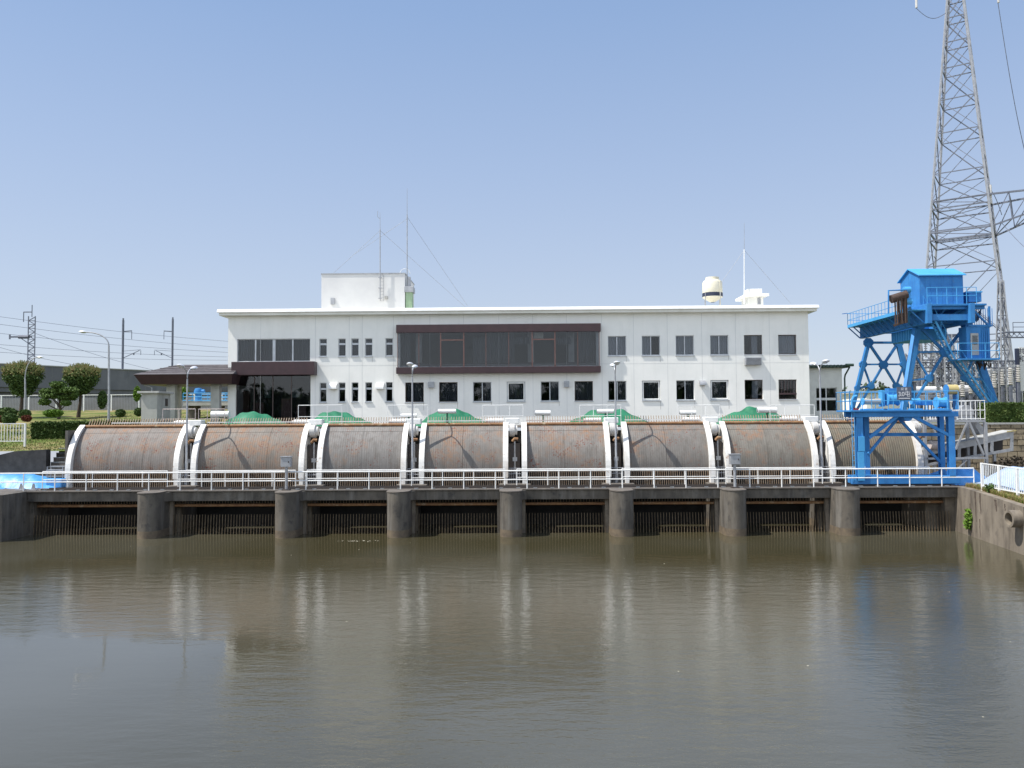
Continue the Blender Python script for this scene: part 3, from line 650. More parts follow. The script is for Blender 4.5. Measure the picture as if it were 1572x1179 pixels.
# ------------------------------------------------------------------ tarps, drums and railings behind the screens
def tarp(name, cx, cy, lx, ly, h, z0, m, label, cat='tarpaulin', seed=0, group=None, ridge=0.1):
    rnd = random.Random(seed); nx, ny = 26, 12; mb = MB(); V = []
    ph = [rnd.uniform(0, 6.28) for _ in range(6)]
    for j in range(ny + 1):
        for i in range(nx + 1):
            u = i / nx * 2 - 1; v = j / ny * 2 - 1
            uu = (u - ridge) / (1 - ridge if u > ridge else 1 + ridge); hh = (max(0, 1 - abs(uu) ** 1.7) * max(0, 1 - abs(v) ** 1.25)) if 'green' in name else max(0, 1 - abs(uu) ** 2.3) * max(0, 1 - abs(v) ** 2.2)
            z = h * hh * (1 + 0.08 * math.sin(9 * u + ph[0]) * math.cos(5 * v + ph[1])) + 0.05 * h * math.sin(17 * u + 8 * v + ph[2])
            ed = 1 + 0.04 * math.sin(11 * u + ph[3])
            V.append((cx + u * lx / 2, cy + v * ly / 2 * ed, z0 + max(-0.02, z)))
    F_ = [(j * (nx + 1) + i, j * (nx + 1) + i + 1, (j + 1) * (nx + 1) + i + 1, (j + 1) * (nx + 1) + i) for j in range(ny) for i in range(nx)]
    mb.add(V, F_, 0, True); return mb.build(name, m, label=label, cat=cat, group=group)
for k, (a, b_, yt, lab) in enumerate([(338, 440, 629, 'green tarpaulin heap in front of the glass entrance'), (470, 572, 628, 'long green tarpaulin heap below the narrow windows'),
                                     (640, 748, 625, 'green tarpaulin heap below the left end of the bay window'), (872, 998, 624, 'green tarpaulin heap behind the third double lamp'), (1098, 1212, 622, 'tallest green tarpaulin heap near the right end of the building')]):
    Y = 54.6; p0, p1 = P(a, 640, Y), P(b_, 640, Y); t = P((a + b_) / 2, yt, Y)
    tarp('green_tarp', (p0.x + p1.x) / 2, Y + 0.6, (p1.x - p0.x) * 1.08, 3.4, (t.z - 6.2) * .9, 6.2, 'tarpgreen', lab, seed=k, group='green tarps behind the screens', ridge=[-0.2, -.3, -.1, 0, .15][k])
for k, (a, b_, y0, y1, lab) in enumerate([(325, 352, 631, 641, 'white drum at the left end of the first green tarp'), (615, 640, 635, 641, 'pale low drum behind the third screen'), (673, 700, 628, 635, 'white drum in front of the third green tarp'),
                                         (822, 845, 630, 638, 'white drum alone below the bay window'), (917, 942, 628, 635, 'white drum in front of the fourth green tarp'), (1044, 1068, 630, 637, 'pale drum between two white rails under the wall'), (1163, 1192, 625, 634, 'white drum in front of the last green tarp')]):
    Y = 53.0; p0 = P(a, y0, Y); p1 = P(b_, y1, Y); zc = (p0.z + p1.z) / 2; rr = abs(p0.z - p1.z) / 2
    e = empty('drive_drum', ((p0.x + p1.x) / 2, Y, 6.14), lab, 'machine', 'drive drums behind the screens')
    MB().tube([(p0.x, Y, zc), (p1.x, Y, zc)], rr, 18).build('drum', 'white', e)
    m_ = MB(); 
    xx = (p0.x + p1.x) / 2; m_.box(xx - 0.05, xx + 0.05, Y - 0.1, Y + 0.1, 6.13, zc - rr * 0.7)
    m_.build('stand', 'tarpdark', e)
    m_ = MB(); m_.tube([(p0.x - 0.05, Y, zc), (p0.x, Y, zc)], rr * 0.6, 12); m_.build('end_cap', 'galv', e)
for k, (a, b_) in enumerate([(250, 300), (305, 345), (458, 525), (595, 657), (741, 803), (890, 953), (1040, 1105), (1182, 1250)]):
    Y = 52.6; p0, p1 = P(a, 622 if k > 1 else 628, Y), P(b_, 622 if k > 1 else 628, Y)
    lab = ['weathered pale railing left of the first double lamp', 'weathered pale railing right of the first double lamp', 'thin pale railing behind the second screen gap', 'thin pale railing behind the third screen gap',
           'thin pale railing behind the fourth screen gap below the bay window', 'thin pale railing beside the third double lamp', 'thin pale railing between the two right hand green tarps', 'thin pale railing left of the fourth double lamp'][k]
    railing('machine_railing', p0.x, p1.x, Y, 6.13, (p0.z + p1.z) / 2 - 6.13, 4 if k else 3, lab, m='pinkwhite' if k < 2 else 'white', r=0.02, group='railings around the drives', mid=(0.5,))
for k in range(7):
    gx0 = G[k][1]
    e = empty('motor', (gx0 - 0.9, 52.2, 6.14), 'small white drive motor behind the %s gap between screens' % ['first', 'second', 'third', 'fourth', 'fifth', 'sixth', 'seventh'][k], 'motor', 'drive motors')
    m_ = MB(); m_.tube([(gx0 - 1.3, 52.2, 6.52), (gx0 - 0.3, 52.2, 6.52)], 0.19, 14); m_.build('motor_body', 'white', e)
    m_ = MB(); m_.tube([(gx0 - 1.45, 52.2, 6.52), (gx0 - 1.3, 52.2, 6.52)], 0.14, 12); m_.build('fan_cover', 'pinkwhite', e)
    MB().box(gx0 - 1.2, gx0 - 0.4, 52.0, 52.4, 6.13, 6.34).build('motor_base', 'galv', e)

# ------------------------------------------------------------------ main building
YW = 66.0; XW0 = P(350, 560, YW).x; XW1 = P(1242, 560, YW).x; ZR = 15.3; ZG = 6.14; BD = 12.0
bld = empty('office_building', ((XW0 + XW1) / 2, YW, ZG), 'long white two storey office building with flat overhanging roof', 'building')
def rect(px0, py0, px1, py1, Y=YW):
    a = P(px0, py0, Y); b = P(px1, py1, Y); return (a.x, b.x, b.z, a.z)
wins = []   # (x0,x1,z0,z1,type)
def ly(px, y, ref=786): return y - (px - ref) * 0.0078    # storey lines rise to the right in the photograph
for c in (496, 525, 545, 566, 597.5): wins.append((*rect(c - 5.7, ly(c, 517.8), c + 5.7, ly(c, 544.6)), 'narrow_up')); wins.append((*rect(c - 5.2, ly(c, 585.2), c + 5.2, ly(c, 615.0)), 'narrow'))
tup = ['slide', 'slide', 'slide', 'slide', 'half', 'plain']
for c, t_ in zip((947, 999, 1051, 1104, 1156, 1208.5), tup): wins.append((*rect(c - 14, ly(c, 517.2), c + 14.5, ly(c, 547)), 'up_' + t_))
tlo = ['plain', 'plain', 'slide', 'frame', 'slide', 'plain', 'slide', 'frame', 'slide', 'frame', 'half', 'grille']
for c, t_ in zip((636, 688, 740, 792, 844, 896, 947.5, 999.5, 1052, 1104.5, 1157, 1209), tlo): wins.append((*rect(c - 14, ly(c, 586), c + 14.5, ly(c, 616)), 'lo_' + t_))
big = (*rect(364, 520.5, 476, 554.5), 'big'); ent = (*rect(362, 574, 476.5, 640), 'entrance'); ent = (ent[0], ent[1], ZG + 0.02, ent[3], 'entrance')
wins += [big, ent]
bay = rect(609, 500, 921, 567, YW); wins.append((bay[0] + 0.3, bay[1] - 0.3, bay[2] + 0.35, bay[3] - 0.5, 'bayhole'))
# wall skin with openings
xs = sorted(set([XW0, XW1] + [v for q in wins for v in q[:2]])); zs = sorted(set([ZG - 0.1, ZR + .06] + [v for q in wins for v in q[2:4]]))
m_ = MB()
for i in range(len(xs) - 1):
    for j in range(len(zs) - 1):
        cx, cz = (xs[i] + xs[i + 1]) / 2, (zs[j] + zs[j + 1]) / 2
        if any(q[0] < cx < q[1] and q[2] < cz < q[3] for q in wins): continue
        m_.face([(xs[i], YW, zs[j]), (xs[i + 1], YW, zs[j]), (xs[i + 1], YW, zs[j + 1]), (xs[i], YW, zs[j + 1])])
for (x0, x1, z0, z1, t_) in wins:
    d = 0.24; a, b = YW, YW + d
    m_.face([(x0, a, z0), (x0, b, z0), (x0, b, z1), (x0, a, z1)]); m_.face([(x1, a, z0), (x1, b, z0), (x1, b, z1), (x1, a, z1)])
    m_.face([(x0, a, z1), (x1, a, z1), (x1, b, z1), (x0, b, z1)]); m_.face([(x0, a, z0), (x1, a, z0), (x1, b, z0), (x0, b, z0)])
m_.build('front_wall', 'wall', bld)
m_ = MB(); 
m_.box(XW0, XW0 + 0.24, YW + 0.001, YW + BD, ZG - .1, ZR + .05); m_.box(XW1 - 0.24, XW1, YW + 0.001, YW + BD, ZG - .1, ZR + .05); m_.box(XW0 + .24, XW1 - .24, YW + BD - .24, YW + BD, ZG - .1, ZR + .05)
m_.build('side_walls', 'wall', bld)
ZF = (wins[0][2] + ent[3]) / 2 + 0.1
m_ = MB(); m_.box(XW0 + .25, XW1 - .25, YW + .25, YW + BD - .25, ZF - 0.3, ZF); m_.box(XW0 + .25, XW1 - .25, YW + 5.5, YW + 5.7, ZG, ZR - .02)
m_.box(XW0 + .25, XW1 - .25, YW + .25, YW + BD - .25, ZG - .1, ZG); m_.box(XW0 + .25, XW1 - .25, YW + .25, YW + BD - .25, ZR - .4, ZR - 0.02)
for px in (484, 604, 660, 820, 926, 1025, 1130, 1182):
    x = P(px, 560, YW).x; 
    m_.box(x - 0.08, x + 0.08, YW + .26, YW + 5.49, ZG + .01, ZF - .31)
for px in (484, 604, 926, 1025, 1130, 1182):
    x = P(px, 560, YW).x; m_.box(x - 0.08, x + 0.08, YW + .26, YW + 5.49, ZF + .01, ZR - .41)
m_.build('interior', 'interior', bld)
# panel joints on the wall face, thin grooves proud as fine strips
m_ = MB()
for px in (400, 484, 536, 556, 604, 660, 712, 766, 818, 870, 924, 973, 1025, 1078, 1130, 1182):
    x = P(px, 560, YW).x
    m_.box(x - 0.012, x + 0.012, YW - 0.004, YW - 0.001, ZG, ZF - 0.2); m_.box(x - 0.012, x + 0.012, YW - 0.004, YW - 0.001, ZF - .18, ZR)
x_ = P(484, 560, YW).x; m_.box(x_, XW1, YW - 0.0045, YW - 0.002, ZF - 0.2, ZF - 0.18)
M['joint'] = mat('wall_joint', (0.62, 0.63, 0.62), None, 0.8); m_.build('panel_joints', 'joint', bld)
M['stainmark'] = mat('stain', (0.55, 0.55, 0.52), (0.42, 0.40, 0.36), 0.8, scale=4)
def frame(mb, x0, x1, z0, z1, y, w_, d=0.06):
    mb.box(x0, x1, y - d, y, z0, z0 + w_); mb.box(x0, x1, y - d, y, z1 - w_, z1); mb.box(x0, x0 + w_, y - d, y, z0 + w_, z1 - w_); mb.box(x1 - w_, x1, y - d, y, z0 + w_, z1 - w_)
wi = 0
for (x0, x1, z0, z1, t_) in wins:
    if t_ == 'bayhole': continue
    yf = YW + 0.20; wi += 1
    plain = t_.endswith('plain') or t_.endswith('half') or t_.endswith('grille')
    fm = 'darkalu' if (plain or t_ == 'entrance') else 'alu'
    fw = 0.05
    m_ = MB(); e_ = 0.005
    frame(m_, x0 + e_, x1 - e_, z0 + e_, z1 - e_, yf, fw)
    if t_.endswith('slide'): m_.box((x0 + x1) / 2 - 0.035, (x0 + x1) / 2 + 0.035, yf - .06, yf - .001, z0 + .05, z1 - .05)
    if t_ == 'narrow': zz = z0 + (z1 - z0) * 0.63; m_.box(x0 + .05, x1 - .05, yf - .08, yf - .001, zz, zz + 0.16)
    if t_ == 'narrow_up': zz = z0 + (z1 - z0) * 0.64; m_.box(x0 + .05, x1 - .05, yf - .08, yf - .001, zz, zz + 0.16)
    if t_ == 'big':
        for f_ in (0.247, 0.5, 0.757): ww = 0.12 if f_ == 0.5 else 0.06; xx = x0 + (x1 - x0) * f_; m_.box(xx - ww, xx + ww, yf - .07, yf - .001, z0 + .05, z1 - .05)
    if t_ == 'entrance':
        for f_ in (0.24, 0.49, 0.74): xx = x0 + (x1 - x0) * f_; m_.box(xx - .03, xx + .03, yf - .06, yf - .001, z0 + .05, z1 - .05)
    fr = m_.build('window' if t_ != 'entrance' else 'glass_front', fm, bld)
    MB().box(x0 + .02, x1 - .02, yf - 0.03, yf - 0.022, z0 + .02, z1 - .02).build('pane', 'glass', fr)
    if t_ != 'entrance' and t_ != 'big': MB().box(x0 - 0.03, x1 + 0.03, YW - 0.07, YW - 0.001, z0 - 0.085, z0 - 0.005).build('sill', 'alu', fr)
    if t_ == 'lo_frame' or t_.endswith('frame'):
        q = MB(); frame(q, x0 + .06, x1 - .06, z0 + .06, z1 - .06, yf - .062, 0.09, 0.04); q.build('sash', 'white', fr)
    cur = None
    if t_.startswith('up_slide') or t_ == 'narrow_up': cur = (x0, x1) if wi % 3 else (x0, (x0 + x1) / 2 + 0.1)
    elif t_ == 'lo_slide': cur = ((x0 + x1) / 2, x1)
    elif t_ in ('lo_plain', 'lo_frame', 'up_plain'): cur = (x0, x1)
    elif t_.endswith('half'): cur = ((x0 + x1) / 2 - 0.05, x1 - .3)
    elif t_ == 'big': cur = (x0, x1)
    if cur:
        q = MB(); n = max(8, int((cur[1] - cur[0]) / 0.09))
        for k in range(n):
            xa_, xb_ = cur[0] + (cur[1] - cur[0]) * k / n, cur[0] + (cur[1] - cur[0]) * (k + 1) / n
            ya, yb = (YW + .32, YW + .38) if k % 2 else (YW + .38, YW + .32)
            q.face([(xa_, ya, z0 - .1), (xb_, yb, z0 - .1), (xb_, yb, z1 + .1), (xa_, ya, z1 + .1)])
        q.build('curtain', 'curtain_light' if t_.startswith('up_') or t_.endswith('half') else 'curtain', fr)
    if t_.endswith('grille'):
        q = MB()
        for k in range(1, 6): xx = x0 + (x1 - x0) * k / 6; q.box(xx - .015, xx + .015, YW + .02, YW + .05, z0 + .5, z1 - .03)
        q.box(x0 + .02, x1 - .02, YW + .01, YW + .06, z0 + .38, z0 + .52); q.box(x0 + .02, x1 - .02, YW + .25, YW + .3, z0 + .1, z0 + .75); q.build('grille', 'brown', fr)
# stains under sills
m_ = MB(); rnd = random.Random(5)
for (x0, x1, z0, z1, t_) in wins:
    if t_ in ('bayhole', 'entrance', 'big'): continue
    if rnd.random() < 0.6: m_.box(x1 - 0.02, x1 + 0.015, YW - 0.006, YW - 0.003, z0 - 0.09 - rnd.uniform(.2, .7), z0 - 0.09)
m_.build('water_stains', 'stainmark', bld)
# things seen faintly through the entrance glass
m_ = MB()
for (a_, b_, c_, d_, Y_) in ((406, 594, 416, 611, YW + 5.4), (448, 596, 460, 610, YW + 5.4), (384, 590, 390, 618, YW + 5.4)):
    A_ = rect(a_, b_, c_, d_, Y_); m_.box(A_[0], A_[1], Y_, Y_ + .03, A_[2], A_[3])
m_.build('rear_windows', 'farwin', bld)
m_ = MB()
for (a_, b_, c_, d_) in ((370, 600, 382, 640), (432, 612, 446, 640), (392, 618, 404, 640), (455, 622, 470, 640)):
    A_ = rect(a_, b_, c_, d_, YW + 3); m_.box(A_[0], A_[1], YW + 3, YW + 3.4, ZG, A_[3])
m_.build('lobby_furniture', 'mull', bld)
# roof slab
YR = 65.35; rz = [P(333, 475.3, YR), P(1257.5, 467.5, YR)]
ztop = (rz[0].z + rz[1].z) / 2
m_ = MB(); m_.box(rz[0].x + .12, rz[1].x - .12, YR + .12, YW + BD + .6, ZR + .06, ztop - .02); m_.build('roof', 'roofwhite', bld, bevel=0.02)
m_ = MB(); m_.prism([(YR, ztop - .26), (YR, ztop - .2), (YR + .14, ztop + .02), (YR + .3, ztop + .02), (YR + .3, ztop - .26)], 'x', rz[0].x - .01, rz[1].x + .01); m_.box(rz[0].x - .01, rz[0].x + .3, YR + .301, YW + BD + .7, ztop - .24, ztop + .02); m_.box(rz[1].x - .3, rz[1].x + .01, YR + .301, YW + BD + .7, ztop - .24, ztop + .02); m_.build('roof_edging', 'white', bld)
# brown balcony box
q = rect(355, 555.5, 482.5, 575, YW - .9)
m_ = MB(); m_.box(q[0], q[1], YW - .9, YW - 0.002, q[2], q[3]); m_.build('balcony_box', 'brown', bld, bevel=0.02)
# bay window
a = rect(608, 498.5, 922.5, 508.5, YW - .62); b = rect(608, 564, 922.5, 571.5, YW - .62)
bayp = MB(); bayp.box(a[0], a[1], YW - .62, YW - 0.002, a[2], a[3]); by = bayp.build('bay_head', 'brown', bld, bevel=0.02)
MB().box(b[0], b[1], YW - .62, YW - 0.002, b[2], b[3]).build('bay_base', 'brown', bld, bevel=0.02)
m_ = MB(); gx0, gx1 = a[0] + 0.12, a[1] - 0.12; yb_ = YW - 0.54
m_.box(gx0, gx1, yb_, yb_ + 0.01, b[3] + 0.002, a[2] - 0.002); m_.box(gx0, gx0 + 0.01, yb_ + 0.012, YW - 0.02, b[3] + .002, a[2] - .002); m_.box(gx1 - .01, gx1, yb_ + .012, YW - .02, b[3] + .002, a[2] - .002)
bg_ = m_.build('bay_glazing', 'glass', bld)
m_ = MB()
for px in (610.5, 643, 676.5, 712, 746, 781, 817, 852, 887, 920):
    x = P(px, 540, YW - .55).x; w_ = 0.05 if px in (676.5, 712, 817, 852) else 0.025
    m_.box(x - w_, x + w_, yb_ - 0.03, yb_ - 0.001, b[3], a[2])
for p0_, p1_ in ((676.5, 712), (817, 852)):
    xa_, xb_ = P(p0_, 540, YW - .55).x, P(p1_, 540, YW - .55).x; zz = P(700, 521, YW - .55).z; m_.box(xa_, xb_, yb_ - .032, yb_ - .002, zz - .1, zz)
m_.build('mullions', 'mull', bg_)
m_ = MB()   # curtains and columns behind the bay glass
for p0_, p1_, y0_, y1_ in ((612, 630, 508, 565), (726, 745, 518, 565), (746, 790, 508, 565), (888, 918, 508, 565), (784, 812, 518, 528), (854, 876, 518, 528)):
    A_ = rect(p0_, y0_, p1_, y1_, YW + 0.45); n = int((A_[1] - A_[0]) / .1)
    for k in range(n):
        xa_, xb_ = A_[0] + (A_[1] - A_[0]) * k / n, A_[0] + (A_[1] - A_[0]) * (k + 1) / n; ya, yy = (YW + .45, YW + .52) if k % 2 else (YW + .52, YW + .45)
        m_.face([(xa_, ya, A_[2]), (xb_, yy, A_[2]), (xb_, yy, A_[3]), (xa_, ya, A_[3])])
m_.build('bay_curtains', 'curtain', bld)
m_ = MB()
for px in (641, 815, 878): x = P(px, 540, YW).x; m_.box(x - .25, x + .25, YW + .8, YW + 1.3, ZF, ZR - .41)
m_.build('bay_columns', 'conc_light', bld)
A_ = rect(820, 510, 834, 519, YW + .1); MB().box(A_[0], A_[1], YW + .1, YW + .5, A_[2], A_[3]).build('bay_air_conditioner', 'cream', bld)
# outside boxes on the wall
for px0, py0, px1, py1, d, nm, mm in ((504, 588, 516, 597, .42, 'vent_hood', 'white'), (576.5, 587.5, 588.5, 597, .42, 'vent_hood', 'white'), (657, 586, 666, 595, .35, 'wall_lamp_box', 'galv'), (866, 585, 874, 594, .35, 'wall_lamp_box', 'galv'), (1075, 583.5, 1084.5, 591, .4, 'vent_hood', 'galv'), (1144.5, 549, 1169.5, 560, .35, 'air_grille', 'galv'), (508, 457, 513, 467, 0, None, None)):
    if not nm: continue
    A_ = rect(px0, py0, px1, py1, YW - d); m_ = MB()
    if nm == 'vent_hood':
        cz = (A_[2] + A_[3]) / 2; h_ = A_[3] - A_[2]
        m_.prism([(YW - .002, A_[2]), (YW - .002, A_[3])] + [(YW - .002 - d * math.sin(t), A_[3] - h_ * (1 - math.cos(t)) * .9) for t in [R(90) * k / 6 for k in range(1, 7)]] + [(YW - d, A_[2])], 'x', A_[0], A_[1])
    else: m_.box(A_[0], A_[1], YW - d, YW - .002, A_[2], A_[3])
    o_ = m_.build(nm, mm, bld)
    if nm == 'air_grille':
        q = MB(); n = 6
        for k in range(n): z = A_[2] + .05 + (A_[3] - A_[2] - .1) * k / (n - 1); q.box(A_[0] + .06, A_[1] - .06, YW - d - .012, YW - d - .002, z - .015, z + .015)
        q.build('slats', 'darksteel', o_)

# roof top things
zr = ztop
Yp = 69.5; A_ = rect(493.5, 421.5, 621.5, 471, Yp)
e = empty('penthouse', ((A_[0] + A_[1]) / 2, Yp, zr), 'pale box shaped stair house on the left part of the roof', 'roof house')
MB().box(A_[0], A_[1], Yp, Yp + 6, zr, A_[3]).build('walls', 'pent', e)
MB().box(A_[0] - .05, A_[1] + .05, Yp - .05, Yp + 6.05, A_[3], A_[3] + .1).build('coping', 'galv', e)
B_ = rect(507.5, 457.5, 513.5, 467, Yp - .15); MB().box(B_[0], B_[1], Yp - .15, Yp - .002, B_[2], B_[3]).build('meter_box', 'galv', e)
m_ = MB(); B_ = rect(584, 423, 589, 462, Yp - .2)
for x in (B_[0], B_[1]): m_.tube([(x, Yp - .2, B_[2]), (x, Yp - .2, B_[3])], .02, 6)
for k in range(9): z = B_[2] + (B_[3] - B_[2]) * k / 8; m_.tube([(B_[0], Yp - .2, z), (B_[1], Yp - .2, z)], .015, 5)
m_.build('wall_ladder', 'galv', e)
m_ = MB(); m_.box(P(591, 460, Yp).x, P(595.5, 460, Yp).x, Yp - .25, Yp - .002, P(591, 459, Yp).z, P(591, 455, Yp).z); m_.build('junction_box', 'conc_light', e)
m_ = MB(); c0_ = P(614, 422, Yp + .5); m_.tube([(c0_.x, Yp + .5, A_[3] - .3)] + [(c0_.x + .45 - .45 * math.cos(t), Yp + .5, c0_.z + .1 + .45 * math.sin(t)) for t in [R(180) * k / 8 for k in range(9)]], .025, 6); m_.build('ladder_hoop', 'white', e)
m_ = MB(); B_ = rect(621.7, 447, 633, 471, Yp)
e = empty('roof_duct', (B_[0] + .3, Yp, zr), 'green box duct with grey cap on the roof beside the stair house', 'duct')
MB().box(B_[0] + .04, B_[1] - .05, Yp + .1, Yp + 1.0, zr, P(627, 448.5, Yp).z).build('duct_body', 'greenpaint', e)
B_ = rect(620.5, 439.5, 634.5, 448.3, Yp - .05); MB().box(B_[0], B_[1], Yp - .05, Yp + 1.1, B_[2], B_[3]).build('cap', 'galv', e, bevel=.02)
B_ = rect(626, 425, 630, 439.5, Yp + .2); MB().box(B_[0], B_[1], Yp + .2, Yp + .5, B_[2], B_[3]).build('flue', 'galv', e)
def mast(px, pyb, pym, pyt, Y, label, guys, m1='galv', whip=True, extra=None):
    b0 = P(px, pyb, Y); mm_ = P(px, pym, Y); tt = P(px, pyt, Y); x = b0.x
    e = empty('antenna_mast', (x, Y, b0.z), label, 'antenna')
    MB().tube([b0, mm_], 0.045, 8).build('pole', m1, e); MB().tube([mm_, tt], [0.025, 0.012], 6).build('whip', 'galv', e)
    for (gx, gy, gY, ay) in guys: MB().tube([P(px, ay, Y), P(gx, gy, gY)], 0.014, 4).build('guy_wire', 'galv', e)
    if extra: extra(e, x, Y, mm_, tt)
    return e
def ex1(e, x, Y, mm_, tt):
    m_ = MB(); m_.tube([(x, Y, tt.z - .6), (x - .22, Y, tt.z - .4), (x - .22, Y, tt.z + .1)], .02, 6); m_.build('dipole', 'galv', e)
    m_ = MB()
    for py in (426, 442, 458): z = P(583, py, Y).z; m_.box(x - .15, x + .15, Y - .05, Y + .1, z - .03, z + .03)
    m_.build('brackets', 'galv', e)
mast(583.5, 459, 352, 326, Yp - .3, 'antenna mast on the wall of the roof stair house', [(510, 421, Yp + 1, 354), (714, 471, Yp + 1, 354)], extra=ex1)
mast(625, 440, 330, 289, Yp + .3, 'taller antenna mast right of the stair house', [(589, 360, Yp + 2, 336), (718, 470, Yp + 2, 333), (545, 390, Yp + 3, 336)])
mast(1142.5, 467, 383, 342, Yp, 'thin white antenna mast near the right end of the roof', [(1108, 433, Yp + .5, 384), (1214, 466, Yp, 384)], m1='white')
# cooling tower / tank
Y = 70; b0 = P(1094, 466, Y); t0 = P(1094, 426, Y); s_ = (t0.z - b0.z) / 40.0
e = empty('water_tank', (b0.x, Y, b0.z), 'cream round tank with a dark band standing on the roof', 'tank')
c = (b0.x, Y, b0.z); r_ = 15 * s_
MB().lathe([(r_ * .2, 2 * s_), (r_ * .35, 3 * s_), (r_, 9 * s_), (r_, 10 * s_)], c, 28).build('sump', 'cream', e)
MB().lathe([(r_, 10 * s_), (r_ * 1.02, 10.2 * s_), (r_ * 1.02, 15.5 * s_), (r_, 15.6 * s_)], c, 28).build('louvre_band', 'navy', e)
MB().lathe([(r_ * .98, 15.6 * s_), (r_ * 1.0, 16 * s_), (r_ * .98, 32 * s_), (r_ * .9, 34 * s_), (r_ * .68, 36.3 * s_), (r_ * .66, 40 * s_), (r_ * .55, 40.2 * s_), (0, 39 * s_)], c, 28).build('tank_body', 'cream', e)
for a_ in range(4):
    x_, y_ = b0.x + r_ * 1.04 * math.cos(a_ * math.pi / 2 + .6), Y + r_ * 1.04 * math.sin(a_ * math.pi / 2 + .6); MB().tube([(x_, y_, zr), (x_, y_, b0.z + 16 * s_)], .03, 6).build('leg', 'galv', e)
m_ = MB(); m_.tube([(b0.x + r_ * .55, Y - r_ * .85, zr + .2), (b0.x + r_ * .55, Y - r_ * .85, b0.z + 33 * s_)], .035, 6); m_.tube([(b0.x + r_, Y - .3, zr + .25), (b0.x + r_ + 1.6, Y - .3, zr + .25)], .06, 6); m_.build('pipes', 'cream', e)
# vent house
A_ = rect(1148, 453, 1172, 468, 69.5)
e = empty('vent_house', ((A_[0] + A_[1]) / 2, 69.5, zr), 'small white vent house with a wider cap near the right end of the roof', 'roof house')
MB().box(A_[0], A_[1], 69.5, 71.5, zr, A_[3]).build('walls', 'wall', e)
B_ = rect(1144, 451, 1180, 454.5, 69.0); MB().box(B_[0], B_[1], 68.8, 72.2, B_[2], B_[3]).build('slab', 'wall', e, bevel=.02)
B_ = rect(1149, 443, 1170.5, 451, 69.5); MB().box(B_[0], B_[1], 69.6, 71, B_[2] - .05, B_[3]).build('upper_box', 'wall', e, bevel=.02)
B_ = rect(1163, 457, 1168, 467, 69.45); MB().box(B_[0], B_[1], 69.46, 69.498, B_[2], B_[3]).build('louvre', 'galv', e)

# ------------------------------------------------------------------ annex at the right of the building
Ya = 68.0; A_ = rect(1243, 565, 1294, 640, Ya)
e = empty('annex', ((A_[0] + A_[1]) / 2, Ya, ZG), 'low grey annex with dark corrugated roof edge right of the white building', 'building')
w1 = rect(1252.5, 595, 1285.5, 631.5, Ya)
m_ = MB(); x0, x1 = XW1 + .003, A_[1]; z1 = A_[3]
for (a0, a1, c0, c1) in ((x0, w1[0], ZG, z1), (w1[1], x1, ZG, z1), (w1[0], w1[1], ZG, w1[2]), (w1[0], w1[1], w1[3], z1)): m_.box(a0, a1, Ya, Ya + .2, c0, c1)
m_.box(x1 - .2, x1, Ya + .2, Ya + 6, ZG, z1); m_.box(x0, x1, Ya + 5, Ya + 5.2, ZG, z1); m_.box(x0, x1 - .2, Ya + .2, Ya + 5, ZG, ZG + .05)
M['annexwall'] = mat('annex_wall', (0.62, 0.62, 0.60), (0.54, 0.54, 0.53), 0.8); m_.build('walls', 'annexwall', e)
m_ = MB(); frame(m_, w1[0], w1[1], w1[2], w1[3], Ya + .15, .06); xm = (w1[0] + w1[1]) / 2; zm = (w1[2] * .48 + w1[3] * .52); m_.box(xm - .04, xm + .04, Ya + .08, Ya + .15, w1[2], w1[3]); m_.box(w1[0], w1[1], Ya + .075, Ya + .149, zm - .1, zm + .1)
f_ = m_.build('window', 'alu', e); MB().box(w1[0], w1[1], Ya + .11, Ya + .118, w1[2], w1[3]).build('pane', 'glass', f_)
m_ = MB(); xx = x0
while xx < x1 + .5:
    m_.tube([(xx, Ya - .5, z1 + .12), (xx, Ya + 6, z1 + .14)], .13, 8); xx += .3
m_.box(x0, x1 + .5, Ya - .4, Ya + 6, z1 + .0, z1 + .08); m_.build('roof', 'darkgreen', e)
m_ = MB(); m_.tube([(x1 + .55, Ya - .3, z1 + .05), (x1 + .3, Ya + .05, z1 - .6), (x1 + .2, Ya - .05, z1 - .9), (x1 + .2, Ya - .05, ZG)], .07, 8); m_.tube([(x1 + .1, Ya - .6, z1 + .2), (x1 + .75, Ya - .6, z1 + .2)], .12, 8); m_.build('downpipe', 'darkgreen', e)
e = empty('barrel', (x1 + .9, Ya - .4, ZG), 'small red barrel standing beside the downpipe of the annex', 'barrel')
c_ = P(1303, 612, Ya); MB().lathe([(0, 0), (.3, 0), (.3, .4), (.32, .42), (.3, .8), (.3, 1.2), (0, 1.2)], (x1 + .85, Ya - .4, ZG), 16).build('body', 'red', e)
MB().lathe([(.05, 1.2), (.12, 1.26), (0, 1.28)], (x1 + .85, Ya - .4, ZG), 10).build('lid', 'darksteel', e)

